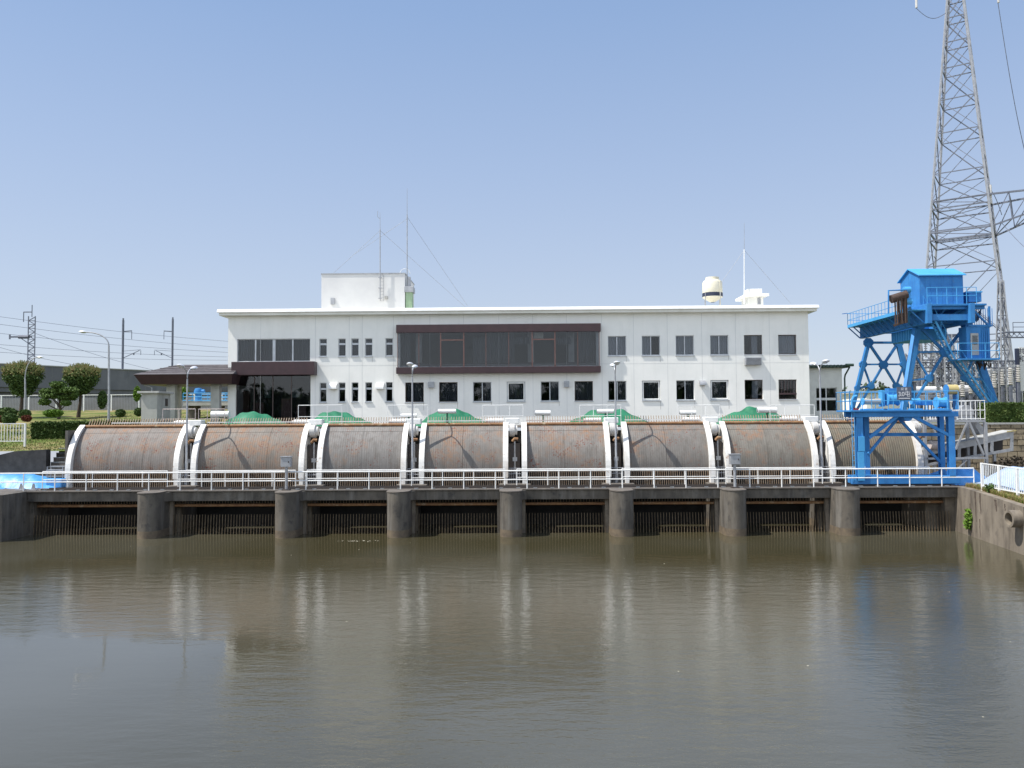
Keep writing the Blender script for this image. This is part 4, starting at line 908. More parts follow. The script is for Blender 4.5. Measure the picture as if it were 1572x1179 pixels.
# ------------------------------------------------------------------ entrance canopy and things at its foot
Yc = 64.2; e = empty('porch', (P(280, 600, Yc).x, Yc, ZG), 'covered entrance porch with brown tiled roof left of the white building', 'porch')
L0 = P(205, 575, Yc).x; R0 = P(357, 575, Yc).x; zt = P(280, 574.5, Yc).z; zb = P(280, 589.5, Yc).z; zp = P(300, 562.5, Yc + 3).z; dl_ = 5.6
m_ = MB(); i0 = .5
b4 = [(L0 + i0, Yc + .3, zb), (R0 - i0 * .4, Yc + .3, zb), (R0 - i0 * .4, Yc + dl_, zb), (L0 + i0, Yc + dl_, zb)]; t4 = [(L0, Yc, zt), (R0, Yc, zt), (R0, Yc + dl_ + .3, zt), (L0, Yc + dl_ + .3, zt)]
m_.add(b4 + t4, [(0, 1, 5, 4), (1, 2, 6, 5), (2, 3, 7, 6), (3, 0, 4, 7), (0, 1, 2, 3)]); m_.build('fascia', 'brown', e)
m_ = MB(); rg = P(250, 566, Yc + 3).x
o_ = .06; t4 = [(L0 - o_, Yc - o_, zt + .003), (R0 + o_, Yc - o_, zt + .003), (R0 + o_, Yc + dl_ + .3, zt + .003), (L0 - o_, Yc + dl_ + .3, zt + .003)]
r1, r2 = (rg + 1.2, Yc + 3, zp + .15), (R0 - .3, Yc + 3, zp + .15)
m_.face([t4[0], t4[1], r2, r1]); m_.face([t4[1], t4[2], r2]); m_.face([t4[2], t4[3], r1, r2]); m_.face([t4[3], t4[0], r1]); rf = m_.build('roof', 'slate', e)
m_ = MB()
for k in range(1, 5):
    t = k / 5; z = zt + (zp + .15 - zt) * t; y = Yc + 3 * t; xa_ = L0 + (rg + 1.2 - L0) * t
    m_.bar((xa_, y - .02, z + .03), (R0 - .3 * t, y - .02, z + .03), .05, .04)
m_.build('tile_courses', 'slate', rf)
for px, Yq, w_ in ((262, Yc + 1.0, .36), (330, Yc + 1.0, .36), (270, Yc + 4.8, .3)):
    x = P(px, 600, Yq).x; MB().box(x - w_, x + w_, Yq, Yq + .5, gz(x, Yq) - .5 if x < -26.5 else ZG - .3, zb + .002).build('post', 'conc_light' if px != 330 else 'conc_light', e)
m_ = MB(); x = P(233, 600, Yc + .6).x; m_.tube([(x - .6, Yc + .5, zb - .02), (x, Yc + .6, zb - .25), (x, Yc + .6, 5.5)], .05, 8); m_.build('downpipe', 'galv', e)
# kiosk
Yk = 58; A_ = rect(217, 604, 241, 648, Yk)
e = empty('kiosk', ((A_[0] + A_[1]) / 2, Yk, 5.6), 'small plain grey concrete kiosk with flat slab cap behind the first screen', 'kiosk')
MB().box(A_[0], A_[1], Yk, Yk + 2.2, 5.3, A_[3]).build('walls', 'conc_light', e, bevel=.02)
MB().box(A_[0] - .22, A_[1] + .2, Yk - .2, Yk + 2.4, A_[3] + .001, A_[3] + .16).build('cap', 'conc_light', e, bevel=.02)
MB().box(A_[1] + .001, A_[1] + .03, Yk + 1.3, Yk + 1.7, A_[3] - .9, A_[3] - .35).build('vent', 'darksteel', e)
# pump stand with blue railing
Yq = 76; A_ = rect(281, 616, 348, 624, Yq)
e = empty('pump_stand', ((A_[0] + A_[1]) / 2, Yq, ZG), 'concrete stand with light blue railings behind the porch', 'pump stand')
MB().box(A_[0], A_[1] + 3, Yq, Yq + 4, A_[2] + .1, A_[3]).build('slab', 'conc_light', e)
m_ = MB()
for px in (292, 330): x = P(px, 620, Yq).x; MB().box(x - .4, x + .4, Yq + .5, Yq + 1.5, 5.5, A_[2] + .1).build('support', 'conc', e)
zt_ = P(310, 603.5, Yq).z; m_ = MB()
for f in (1, .55, .1): m_.tube([(A_[0], Yq, A_[3] + (zt_ - A_[3]) * f), (A_[1] + 2, Yq, A_[3] + (zt_ - A_[3]) * f)], .04, 6); m_.tube([(A_[0], Yq + 3.8, A_[3] + (zt_ - A_[3]) * f), (A_[1] + 2, Yq + 3.8, A_[3] + (zt_ - A_[3]) * f)], .04, 6)
for k in range(8): x = A_[0] + (A_[1] + 2 - A_[0]) * k / 7; m_.tube([(x, Yq, A_[3]), (x, Yq, zt_)], .035, 6); m_.tube([(x, Yq + 3.8, A_[3]), (x, Yq + 3.8, zt_)], .035, 6)
m_.build('railing', 'bluelight', e)
c_ = P(304.5, 606, Yq + 2)
e2 = empty('pump', (c_.x, Yq + 2, A_[3]), 'dark blue pump standing behind the light blue railing', 'pump')
MB().lathe([(.0, 0), (.35, 0), (.3, .3), (.28, .7), (.4, .8), (.42, 1.0), (.3, 1.3), (0, 1.35)], (c_.x, Yq + 2, A_[3]), 16).build('casing', 'blue', e2)
MB().tube([(c_.x, Yq + 2, A_[3] + 1.0), (c_.x + .6, Yq + 2, A_[3] + 1.0)], .2, 12).build('motor', 'blue', e2)
# ------------------------------------------------------------------ left bank: walls, stairs, fence, tarp
zl = 4.75
m_ = MB(); xr_ = P(78, 690, 51.8).x; xl_ = P(30, 690, 51.8).x
m_.prism([(-90, 2.3), (xr_, 2.3), (xr_, zl + .12), (xl_, zl + .02), (xl_ - 1.6, zl - .35), (-90, zl - .4)], 'y', 51.3, 51.79); m_.build('retaining_wall', 'darkconc', label='dark concrete retaining wall below the lawn at the far left', cat='wall')
m_ = MB(); m_.prism([(-90, 4.2), (xl_ - 1.5, 4.2), (xl_, zl), (xr_ + .0, zl), (xr_, zl + .1), (xl_, zl + .0), (xl_ - 1.6, zl - .25), (-90, zl - .3)], 'y', 51.8, 52.3)
e = empty('stairs', (xr_ + .6, 51, DZ), 'narrow concrete stairs between the dark retaining wall and the first screen', 'stairs')
m_ = MB(); n = 8; xs_ = XGL - 0.05
for k in range(n): m_.box(xr_ + .01, xs_, 50.6 + k * .3, 50.9 + k * .3 + (.2 if k == n - 1 else .0), DZ - .02, DZ + (k + 1) * (zl + .15 - DZ) / n)
m_.build('steps', 'conc_deck', e)
m_ = MB()
for k in range(n): z = DZ + (k + 1) * (zl + .15 - DZ) / n; m_.box(xr_ + .01, xs_, 50.585 + k * .3, 50.66 + k * .3, z - .03, z + .008)
m_.build('nosings', 'conc_light', e)
MB().box(XGL - .04, XGL + .12, 49.9, 52.4, DZ, 6.1).build('cheek_wall', 'conc', e)
# picket fence on lawn
def picket(name, p0, p1, h, gap, label, posts=2, m='white', bw=.035):
    p0 = Vector(p0); p1 = Vector(p1); e = empty(name, p0, label, 'fence'); L_ = (p1 - p0).length; n = int(L_ / gap)
    u = Vector((0, 0, 1)); m_ = MB(); m_.bar(p0 + u * h, p1 + u * h, .06, .05); m_.bar(p0 + u * .12, p1 + u * .12, .05, .05); m_.build('rails', m, e)
    m_ = MB()
    for k in range(1, n): q = p0.lerp(p1, k / n); m_.bar(q + u * .12, q + u * h, bw, bw * .7, upv=(0, 1, 0))
    m_.build('pickets', m, e)
    for k in range(posts): q = p0.lerp(p1, k / (posts - 1)); MB().bar(q - u * .25, q + u * (h + .03), .11, .11, upv=(0, 1, 0)).build('post', m, e)
    return e
Yf = 53.2; a_ = P(38, 684, Yf); picket('picket_fence', (a_.x - 6, Yf, a_.z + .18), (a_.x, Yf, a_.z + .18), P(38, 651, Yf).z - a_.z - .15, .2, 'short white picket fence on the lawn at the left edge', 4)
a0 = Vector((25.45, 44.5, 2.7)); a1 = Vector((25.15, 33.0, 2.5)); picket('picket_fence', a0, a1, 1.36, .17, 'white picket fence running along the right bank towards the camera', 8, bw=.03)
tarp('blue_tarp', P(40, 735, 49.9).x, 49.9, 5.2, 2.6, .85, DZ - .02, 'tarpblue', 'large crumpled blue tarpaulin on the deck at the left end', seed=11, ridge=-.35)
tarp('blue_tarp', P(-30, 735, 49.6).x, 49.6, 4.5, 2.4, .7, DZ - .02, 'tarpblue', 'blue tarpaulin cut by the left edge of the picture', seed=12, ridge=.3)
c_ = P(88, 740, 49.4)
m_ = MB(); m_.box(c_.x - .5, c_.x + .5, 49.0, 49.6, DZ - .01, DZ + .55); m_.build('covered_crate', 'tarpblue', label='pale blue wrapped crate behind the white railing beside the first screen', cat='crate', bevel=.06)
e = empty('steel_rack', (P(88, 720, 50.2).x, 50.2, DZ), 'small grey steel rack at the foot of the stairs', 'rack')
A_ = rect(75, 716, 101, 722, 50.2); m_ = MB(); m_.box(A_[0], A_[1], 49.9, 50.4, A_[2], A_[2] + .06); m_.box(A_[0] + .1, A_[1], 50.15, 50.4, A_[3] - .02, A_[3] + .03); m_.build('shelves', 'galv', e)
m_ = MB()
for x in (A_[0] + .05, A_[1] - .05):
    for y in (49.95, 50.35): m_.tube([(x, y, DZ), (x, y, A_[3])], .03, 6)
m_.build('legs', 'galv', e)
for px, lab in ((31, 'left one of two small pale angle brackets on the deck'), (50, 'right one of two small pale angle brackets on the deck')):
    c_ = P(px, 748, 47.3); m_ = MB(); m_.box(c_.x - .25, c_.x + .25, 47.2, 47.5, DZ - .004, DZ + .05); m_.prism([(c_.x - .1, DZ + .05), (c_.x + .15, DZ + .05), (c_.x + .08, DZ + .4), (c_.x, DZ + .4)], 'y', 47.3, 47.36)
    m_.build('bracket', 'galv', label=lab, cat='bracket', group='brackets on the deck')
# right side tarps
tarp('blue_tarp', P(1442, 735, 49.4).x + .2, 49.3, 2.6, 1.6, .75, DZ - .02, 'tarpblue', 'crumpled blue tarpaulin under the right leg of the blue crane', seed=21, ridge=0)
tarp('blue_tarp', P(1478, 735, 48.6).x + .3, 48.6, 2.6, 2.2, .95, DZ - .02, 'tarpblue', 'dark blue tarpaulin heap at the right end of the railing', seed=22, ridge=-.3)
tarp('blue_tarp', 27.8, 44.2, 3.4, 5.5, 1.15, 2.7, 'palesheet', 'pale blue tarpaulin heap behind the right picket fence', seed=23, ridge=-.2)
tarp('blue_tarp', 27.8, 38.6, 3.0, 4.5, 1.1, 2.6, 'palesheet', 'pale blue tarpaulin heap behind the near end of the right picket fence', seed=24, ridge=.1)

# ------------------------------------------------------------------ plants
def foliage(mb, c, r, n, ls, rnd, mi=(0,), shell=0.5, flat=0.0, bias=None):
    cl = [Vector((rnd.gauss(0, 1), rnd.gauss(0, 1), rnd.gauss(0, 1))).normalized() for _ in range(40)]
    for k in range(n):
        d = Vector((rnd.gauss(0, 1), rnd.gauss(0, 1), rnd.gauss(0, 1))).normalized()
        rad = (shell + (1 - shell) * rnd.random() ** 0.6) * (0.82 + 0.26 * max(d.dot(q) for q in cl[:12]) + rnd.uniform(-.05, .08))
        p = Vector((c[0] + d.x * rad * r[0], c[1] + d.y * rad * r[1], c[2] + d.z * rad * r[2]))
        a = Vector((rnd.gauss(0, 1), rnd.gauss(0, 1), rnd.gauss(0, 1) * (1 - flat))).normalized(); b = a.cross(Vector((rnd.gauss(0, 1), rnd.gauss(0, 1), rnd.gauss(0, 1)))).normalized()
        s_ = ls * rnd.uniform(.6, 1.3); m2 = mi[rnd.randrange(len(mi))]
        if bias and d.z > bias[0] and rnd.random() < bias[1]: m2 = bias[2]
        mb.face([p - a * s_ - b * s_ * .45, p + a * s_ * .2 - b * s_ * .6, p + a * s_ + b * s_ * .3, p - a * s_ * .1 + b * s_ * .6], m2)
def round_tree(px, pyt, pyb, pyg, wpx, Y, label, seed, trunk_dx=0):
    rnd = random.Random(seed); t = P(px, pyt, Y); b = P(px, pyb, Y); g_ = P(px + trunk_dx, pyg, Y); wx = P(px + wpx / 2, 600, Y).x - P(px, 600, Y).x; gzz = gz(g_.x, Y)
    e = empty('round_tree', (g_.x, Y, gzz), label, 'tree', 'clipped round trees on the lawn')
    cc = (t.x, Y, (t.z + b.z) / 2 + .15); h = (t.z - b.z) / 2
    m_ = MB(); m_.tube([(g_.x, Y, gzz - .2), (g_.x * .6 + t.x * .4, Y + .1, gzz + (b.z - gzz) * .6), (t.x, Y, cc[2])], [.22, .15, .1], 8)
    for k in range(7): a_ = rnd.uniform(0, 6.28); m_.tube([(t.x, Y, b.z - .1), (t.x + math.cos(a_) * wx * .5, Y + math.sin(a_) * wx * .5, cc[2] + rnd.uniform(0, h * .5))], [.08, .03], 5)
    m_.build('trunk', 'bark', e)
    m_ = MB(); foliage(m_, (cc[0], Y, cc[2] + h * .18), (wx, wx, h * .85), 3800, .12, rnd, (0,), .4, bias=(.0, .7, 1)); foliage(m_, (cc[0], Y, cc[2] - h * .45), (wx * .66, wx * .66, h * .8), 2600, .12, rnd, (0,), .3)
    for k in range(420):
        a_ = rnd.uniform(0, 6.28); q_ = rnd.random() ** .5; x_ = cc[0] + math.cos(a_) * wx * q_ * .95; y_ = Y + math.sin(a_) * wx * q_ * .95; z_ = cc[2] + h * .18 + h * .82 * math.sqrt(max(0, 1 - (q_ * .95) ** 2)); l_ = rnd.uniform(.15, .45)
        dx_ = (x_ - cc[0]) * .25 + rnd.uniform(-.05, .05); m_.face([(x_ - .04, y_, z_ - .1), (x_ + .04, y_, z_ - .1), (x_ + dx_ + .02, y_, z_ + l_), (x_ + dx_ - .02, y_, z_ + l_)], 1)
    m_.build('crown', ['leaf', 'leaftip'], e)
round_tree(35, 561, 606, 629, 54, 80, 'leftmost clipped round tree with reddish top on the lawn', 1, -4)
round_tree(126, 565, 604, 627, 48, 80, 'clipped round tree with leaning trunk right of the spreading pine', 2, -6)
def pine(px, Y, label, pads, gpx, gpy, seed):
    rnd = random.Random(seed); g_ = P(gpx, gpy, Y); gzz = gz(g_.x, Y); e = empty('pine_tree', (g_.x, Y, gzz), label, 'tree')
    m_ = MB(); top = P(pads[0][0], pads[0][1] + 6, Y); m_.tube([(g_.x, Y, gzz - .2), (g_.x + .15, Y, gzz + 1.0), (top.x, Y, top.z)], [.16, .12, .06], 8)
    f = MB()
    for (qx, qy, rx, rz_) in pads:
        c = P(qx, qy, Y); rr = P(qx + rx, qy, Y).x - c.x; yy = Y + rnd.uniform(-.8, .8); m_.tube([(g_.x + (top.x - g_.x) * .5, Y, (gzz + c.z) / 2), (c.x, yy, c.z - .15)], [.07, .03], 5)
        foliage(f, (c.x, yy, c.z), (rr, rr, rz_ * Y / F), 900, .11, rnd, (0,), .25, .3)
    m_.build('trunk', 'bark', e); f.build('crown', 'pine', e)
pine(90, 78, 'cloud pruned spreading pine between the two round trees', [(93, 591, 12, 5), (74, 601, 12, 5), (110, 599, 13, 5), (80, 608, 15, 4.5), (103, 610, 14, 5), (92, 600, 9, 5), (75, 617, 8, 5), (108, 619, 7, 4), (118, 606, 6, 4)], 90, 628, 4)
def bush(px, py, rx, ry, Y, m, label, seed, name='bush', group='garden shrubs on the lawn'):
    rnd = random.Random(seed); c = P(px, py, Y); r_ = rx * Y / F; h = ry * Y / F; m_ = MB(); foliage(m_, tuple(c), (r_, r_, h), int(900 + 60 * rx), .09, rnd, (0,), .6); foliage(m_, (c.x, c.y, c.z - h * .6), (r_ * .8, r_ * .8, h * .6), 500, .09, rnd, (0,), .5)
    return m_.build(name, m, label=label, cat='shrub', group=group)
for k, a_ in enumerate([(157, 613, 6.5, 12, 80, 'leaf', 'upright dark shrub beside the tall lamp post'), (10, 633, 14, 7, 66, 'leaf', 'round green bush at the left edge of the lawn'), (14, 642, 11, 7.5, 62, 'leaf', 'dome shaped dark bush nearest the left picket fence'),
                        (38.5, 635, 8, 6, 66, 'leaf', 'small dark round bush below the first tree'), (41, 642, 6.5, 4, 63, 'azalea', 'small red leaved bush beside the hedge end'), (82, 634, 13, 5, 70, 'bright', 'bright yellow green low bush behind the hedge'),
                        (185, 634, 6.5, 5, 68, 'leaf', 'small dark round bush right of the tall lamp'), (213, 632, 6, 5.5, 68, 'leaf', 'small round bush touching the kiosk'), (210.5, 604, 5, 10, 76, 'bright', 'upright yellow green shrub left of the kiosk'),
                        (277, 603, 12, 9, 82, 'bright', 'large green bush under the porch roof'), (2, 643, 4, 4, 63, 'azalea', 'small red bush at the left picture edge'), (254, 612, 5, 9, 78, 'leaf', 'dark shrub just right of the kiosk')]): bush(*a_[:6], a_[6], 30 + k)
def hedge(name, pts, h, wd, z0f, label, seed, n, m='hedge', z0=None, ls=.08):
    """box hedge: dense core and leaf faces over its surface"""
    rnd = random.Random(seed); p0, p1 = Vector(pts[0]), Vector(pts[1]); d = (p1 - p0); L_ = d.length; d.normalize(); s = Vector((-d.y, d.x, 0)); e = MB(); c = MB()
    def zz(q): return z0 if z0 is not None else z0f(q.x, q.y)
    seg = max(2, int(L_ / 2)); ring = []
    for k in range(seg + 1):
        q = p0 + d * L_ * k / seg; z = zz(q); ring.append([q - s * wd * .42 + Vector((0, 0, z - .3)), q + s * wd * .42 + Vector((0, 0, z - .3)), q + s * wd * .42 + Vector((0, 0, z + h * .94)), q - s * wd * .42 + Vector((0, 0, z + h * .94))])
    for k in range(seg):
        for j in range(4): e.face([ring[k][j], ring[k][(j + 1) % 4], ring[k + 1][(j + 1) % 4], ring[k + 1][j]])
    e.face(ring[0]); e.face(ring[-1][::-1])
    for k in range(n):
        t = rnd.random() * L_; q = p0 + d * t; f = rnd.random(); z = zz(q)
        if f < .42: o = -s * wd * .46; v = Vector((0, 0, rnd.random() * h))
        elif f < .9: o = s * rnd.uniform(-.5, .5) * wd; v = Vector((0, 0, h * .97))
        else: o = s * rnd.uniform(-.5, .5) * wd; v = Vector((0, 0, rnd.random() * h)); q = (p0 if rnd.random() < .5 else p1)
        p = q + o + v + Vector((rnd.gauss(0, .04), rnd.gauss(0, .04), z + rnd.gauss(0, .05))); a = Vector((rnd.gauss(0, 1), rnd.gauss(0, 1), rnd.gauss(0, 1))).normalized(); b = a.cross(Vector((rnd.gauss(0, 1), rnd.gauss(0, 1), rnd.gauss(0, 1)))).normalized(); s_ = ls * rnd.uniform(.6, 1.4)
        e.face([p - a * s_, p - b * s_ * .6, p + a * s_, p + b * s_ * .6])
    return e.build(name, m, label=label, cat='hedge')
p0 = P(57, 650, 59); p1 = P(222, 650, 59)
hedge('hedge', [(p0.x, 59, 0), (p1.x, 59.5, 0)], 1.15, 1.6, gz, 'clipped dark box hedge on the lawn behind the first screen', 50, 9000)
p0 = P(1500, 650, 62); hedge('hedge', [(p0.x, 61, 0), (p0.x + 22, 61, 0)], 1.55, 1.6, gz, 'tall clipped dark green hedge on the stone wall at far right', 51, 12000, z0=6.05)
# scraps floating on the water
rnd = random.Random(77); m_ = MB()
for k in range(46):
    if k < 24: x, y = rnd.gauss(-9.2, .5), rnd.gauss(44.1, .12)
    else: x, y = rnd.uniform(-22, 20), rnd.uniform(12, 44)
    a_ = rnd.uniform(0, 6.28); l_ = rnd.uniform(.015, .05) * (1.6 if k < 24 else 1); c_, s_ = math.cos(a_) * l_, math.sin(a_) * l_
    m_.add([(x - c_, y - s_, .004), (x + s_ * .5, y - c_ * .5, .004), (x + c_, y + s_, .006), (x - s_ * .5, y + c_ * .5, .004)], [(0, 1, 2, 3)])
m_.build('floating_scraps', 'cream', label='small pale scraps floating on the brown water', cat='litter', kind='stuff')
# weed growing from the bank wall
rnd = random.Random(8); m_ = MB(); c_ = P(1469, 793, 44.9)
for k in range(5): foliage(m_, (WX(44.9) - .12, 44.9 + rnd.uniform(-.15, .15), c_.z + .25 - k * .2), (.16, .25, .2), 60, .09, rnd, (0,), .2)
m_.build('wall_weed', 'bright', label='small leafy green weed hanging on the right bank wall', cat='plant')
m_ = MB(); c_ = P(1511, 745, 43.6); foliage(m_, (25.35, 43.6, 2.8), (.3, .3, .22), 160, .08, rnd, (0,), .2); m_.build('bank_weed', 'leaf', label='small green weed at the foot of the right picket fence', cat='plant')

# ------------------------------------------------------------------ back fence on the lawn
Yf = 92.0; xA = P(-40, 615, Yf).x; xB = P(345, 615, Yf).x
e = empty('back_fence', ((xA + xB) / 2, Yf, gz(-30, Yf)), 'long white post fence with mesh behind the trees', 'fence')
zt_ = P(110, 606.5, Yf).z; zb_ = gz(-35, Yf) - .1
MB().bar((xA, Yf, zt_), (xB, Yf, zt_), .09).build('top_rail', 'white', e)
x = xA
while x < xB: MB().bar((x, Yf, zb_), (x, Yf, zt_ + .05), .12, upv=(0, 1, 0)).build('post', 'white', e); x += 2.15 * 1.5
m_ = MB(); x = xA
while x < xB: m_.bar((x, Yf + .03, zb_), (x, Yf + .03, zt_), .02, .02, upv=(0, 1, 0)); x += .18
m_.build('mesh', 'galv', e)
m_ = MB(); m_.box(xA, xB, 94.0, 94.3, gz(-35, 95) - .4, zt_ - .25); M['farwall'] = mat('far_grey_wall', (0.2, 0.205, 0.21), (0.15, 0.155, 0.16), .9, scale=.4); m_.build('boundary_wall', 'farwall', label='low grey boundary wall behind the white post fence', cat='wall')

# ------------------------------------------------------------------ viaduct
vA = P(-60, 600, 98.0); vA = Vector((vA.x, 98.0, 0)); vx = P(350, 600, 127).x; vB = Vector((vx, 127, 0)); vd = (vB - Vector((P(0, 600, 100).x, 100, 0))).normalized(); v0 = Vector((P(0, 600, 100).x, 100, 0)) - vd * 12
vs_ = Vector((-vd.y, vd.x, 0)); VL = 78
if vs_.y < 0: vs_ = -vs_
ztv = P(0, 559, 100).z; zbv = P(0, 594, 100).z
e = empty('viaduct', v0, 'long dark grey concrete railway viaduct behind the trees', 'viaduct')
def obox(mb, o, a, b, s0, s1, z0, z1, mi=0):
    q = [o + vd * a + vs_ * s0, o + vd * b + vs_ * s0, o + vd * b + vs_ * s1, o + vd * a + vs_ * s1]
    mb.add([(p.x, p.y, z0) for p in q] + [(p.x, p.y, z1) for p in q], [(0, 3, 2, 1), (4, 5, 6, 7), (0, 1, 5, 4), (1, 2, 6, 5), (2, 3, 7, 6), (3, 0, 4, 7)], mi)
m_ = MB(); obox(m_, v0, 0, VL, 0, .25, zbv, ztv); obox(m_, v0, 0, VL, 9.5, 9.75, zbv, ztv); m_.build('parapet', 'viad', e)
m_ = MB(); obox(m_, v0, 0, VL, -.12, .3, ztv, ztv + .12); m_.build('coping', 'conc_light', e)
m_ = MB(); obox(m_, v0, 0, VL, .251, 9.49, zbv - .6, zbv + .7); obox(m_, v0, 0, VL, .8, 1.5, zbv - 1.4, zbv - .6); obox(m_, v0, 0, VL, 8, 8.8, zbv - 1.4, zbv - .6); m_.build('girder', 'viad', e)
m_ = MB(); k = 0
while k < VL: obox(m_, v0, k, k + .05, -.02, -.002, zbv, ztv - .01); k += 2.6
m_.build('panel_joints', 'farwall', e)
k = 4.0
while k < VL:
    m_ = MB(); obox(m_, v0, k, k + 1.3, 1.0, 2.2, 6, zbv - 1.4); obox(m_, v0, k, k + 1.3, 7.3, 8.5, 6, zbv - 1.4); obox(m_, v0, k + .1, k + 1.2, 2.21, 7.29, zbv - 2.2, zbv - .61); m_.build('support', 'viad', e); k += 8
def catenary(t, pyt, label, lattice, arms):
    q = v0 + vd * t + vs_ * 1.0; return q
def on_viaduct(px):   # point of the viaduct's near edge seen at column px
    best = None
    for k in range(0, 780):
        q = v0 + vd * (k * .1); d = q - Vector((0, 0, 0)); 
        xx = 786 + F * ((Vector((q.x, q.y, 12)) - Vector((0, 0, CH))).dot(rt2)) / ((Vector((q.x, q.y, 12)) - Vector((0, 0, CH))).dot(fwd))
        if best is None or abs(xx - px) < best[0]: best = (abs(xx - px), q)
    return best[1]
masts = []
for px, pyt, lat_, lab in ((54, 468, True, 'lattice catenary mast with two arms on the viaduct at left'), (195, 500, False, 'plain catenary mast with bracket pointing right on the viaduct'), (271, 498, False, 'catenary mast with bracket pointing left on the viaduct')):
    q = on_viaduct(px) + vs_ * 1.2; top = P(px, pyt, q.y); x, y = q.x, q.y
    e = empty('catenary_mast', (x, y, ztv - 1), lab, 'mast', 'railway masts on the viaduct'); masts.append((x, y, top.z)); s1 = y / F
    if lat_:
        for sx in (-.45, .45): MB().bar((x + sx, y, ztv - 1.5), (x + sx, y, top.z - 1.5), .1, .1, upv=(0, 1, 0)).build('leg', 'pylon', e)
        m_ = MB(); n = 16; z0_, z1_ = ztv - 1.5, top.z - 1.6
        for k in range(n): za, zb2 = z0_ + (z1_ - z0_) * k / n, z0_ + (z1_ - z0_) * (k + 1) / n; sg = 1 if k % 2 else -1; m_.bar((x - .45 * sg, y, za), (x + .45 * sg, y, zb2), .09, .09); m_.bar((x - .45, y, za), (x + .45, y, za), .07, .07)
        m_.build('bracing', 'pylon', e); MB().tube([(x, y, top.z - 1.6), (x, y, top.z)], .06, 6).build('tip', 'pylon', e)
        m_ = MB(); m_.bar((x, y, P(54, 479, y).z), (x - 13 * s1, y, P(54, 479, y).z), .12, .12); m_.bar((x - 13 * s1, y, P(54, 479, y).z), (x - 13 * s1, y, P(54, 494, y).z), .08, .08); m_.build('upper_arm', 'pylon', e); m_ = MB()
        zz = P(54, 517, y).z; m_.bar((x, y, zz), (x - 34 * s1, y, zz), .14, .2); m_.tube([(x - 4 * s1, y, zz), (x - 20 * s1, y, zz)], .25, 8); m_.bar((x, y, P(54, 530, y).z), (x - 18 * s1, y, zz - .1), .08, .08); m_.bar((x - 34 * s1, y, zz + .3), (x - 34 * s1, y, zz - .3), .15, .15)
        m_.build('lower_arm', 'pylon', e)
    else:
        sg = 1 if px < 230 else -1
        MB().tube([(x, y, ztv - 1.5), (x, y, top.z + .8)], .16, 8).build('pole', 'pylon', e); MB().tube([(x, y, top.z + .8), (x, y, top.z - .8 + .8)], .1, 6)
        m_ = MB(); za = P(px, 509, y).z; m_.bar((x, y, za - .8), (x, y, top.z + 1.4 - .8 + .5), .16, .16, upv=(0, 1, 0)); m_.bar((x, y, za), (x + sg * 13.5 * s1, y, za + .1), .14, .14); m_.bar((x + sg * 13.5 * s1, y, za), (x + sg * 13.5 * s1, y, za - 12 * s1), .07, .07)
        z1_, z2_ = P(px, 538, y).z, P(px, 550, y).z; m_.bar((x, y, z2_), (x + sg * 26 * s1, y, z1_), .08, .08); m_.bar((x, y, z1_ - .1), (x + sg * 28 * s1, y, z1_ + .1), .05, .05); m_.bar((x + sg * 28 * s1, y, z1_), (x + sg * 28 * s1, y, z1_ - 7 * s1), .06, .06); m_.tube([(x + sg * 17 * s1, y, z1_ - 4 * s1), (x + sg * 17 * s1, y, z1_ - 7 * s1)], .12, 6)
        m_.build('bracket', 'pylon', e)
wl = [((-60, 478), (350, 524), 'highest thin wire above the viaduct'), ((-60, 490), (350, 534), 'second thin wire above the viaduct'), ((-60, 505), (350, 541), 'third thin wire above the viaduct'), ((-60, 524), (350, 548), 'fourth thin wire above the viaduct'), ((55, 512), (235, 568), 'steep slack wire from the lattice mast down to the right'), ((-60, 515), (130, 563), 'steep wire at left sinking behind the viaduct'), ((-60, 537), (350, 553), 'lowest contact wire above the viaduct')]
for (a_, b_, lab) in wl:
    A0 = P(a_[0], a_[1], on_viaduct(a_[0]).y + 3); B0 = P(b_[0], b_[1], on_viaduct(b_[0]).y + 3)
    pts = [A0.lerp(B0, k / 10) - Vector((0, 0, .35 * math.sin(math.pi * k / 10))) for k in range(11)]
    MB().tube(pts, .022, 4).build('overhead_wire', 'pylon', label=lab, cat='wire', group='railway wires over the viaduct')

# ------------------------------------------------------------------ far tree lines and houses
def treeline(name, px0, px1, Y, h0, h1, z0, label, seed, n):
    rnd = random.Random(seed); m_ = MB(); a, b = P(px0, 620, Y).x, P(px1, 620, Y).x; x = a
    while x < b:
        h = rnd.uniform(h0, h1); r_ = h * .7; foliage(m_, (x, Y + rnd.uniform(-3, 3), z0 + h * .5), (r_, r_, h * .55), n, h * .08, rnd, (0,), .4); x += r_ * 1.1
    return m_.build(name, 'farleaf', label=label, cat='trees', kind='stuff')
treeline('far_trees', -60, 330, 150, 4, 7, 6, 'hazy trees seen through the openings under the viaduct', 60, 500)
treeline('far_trees', 1240, 1640, 260, 6, 13, 6, 'distant trees behind the substation', 61, 500)

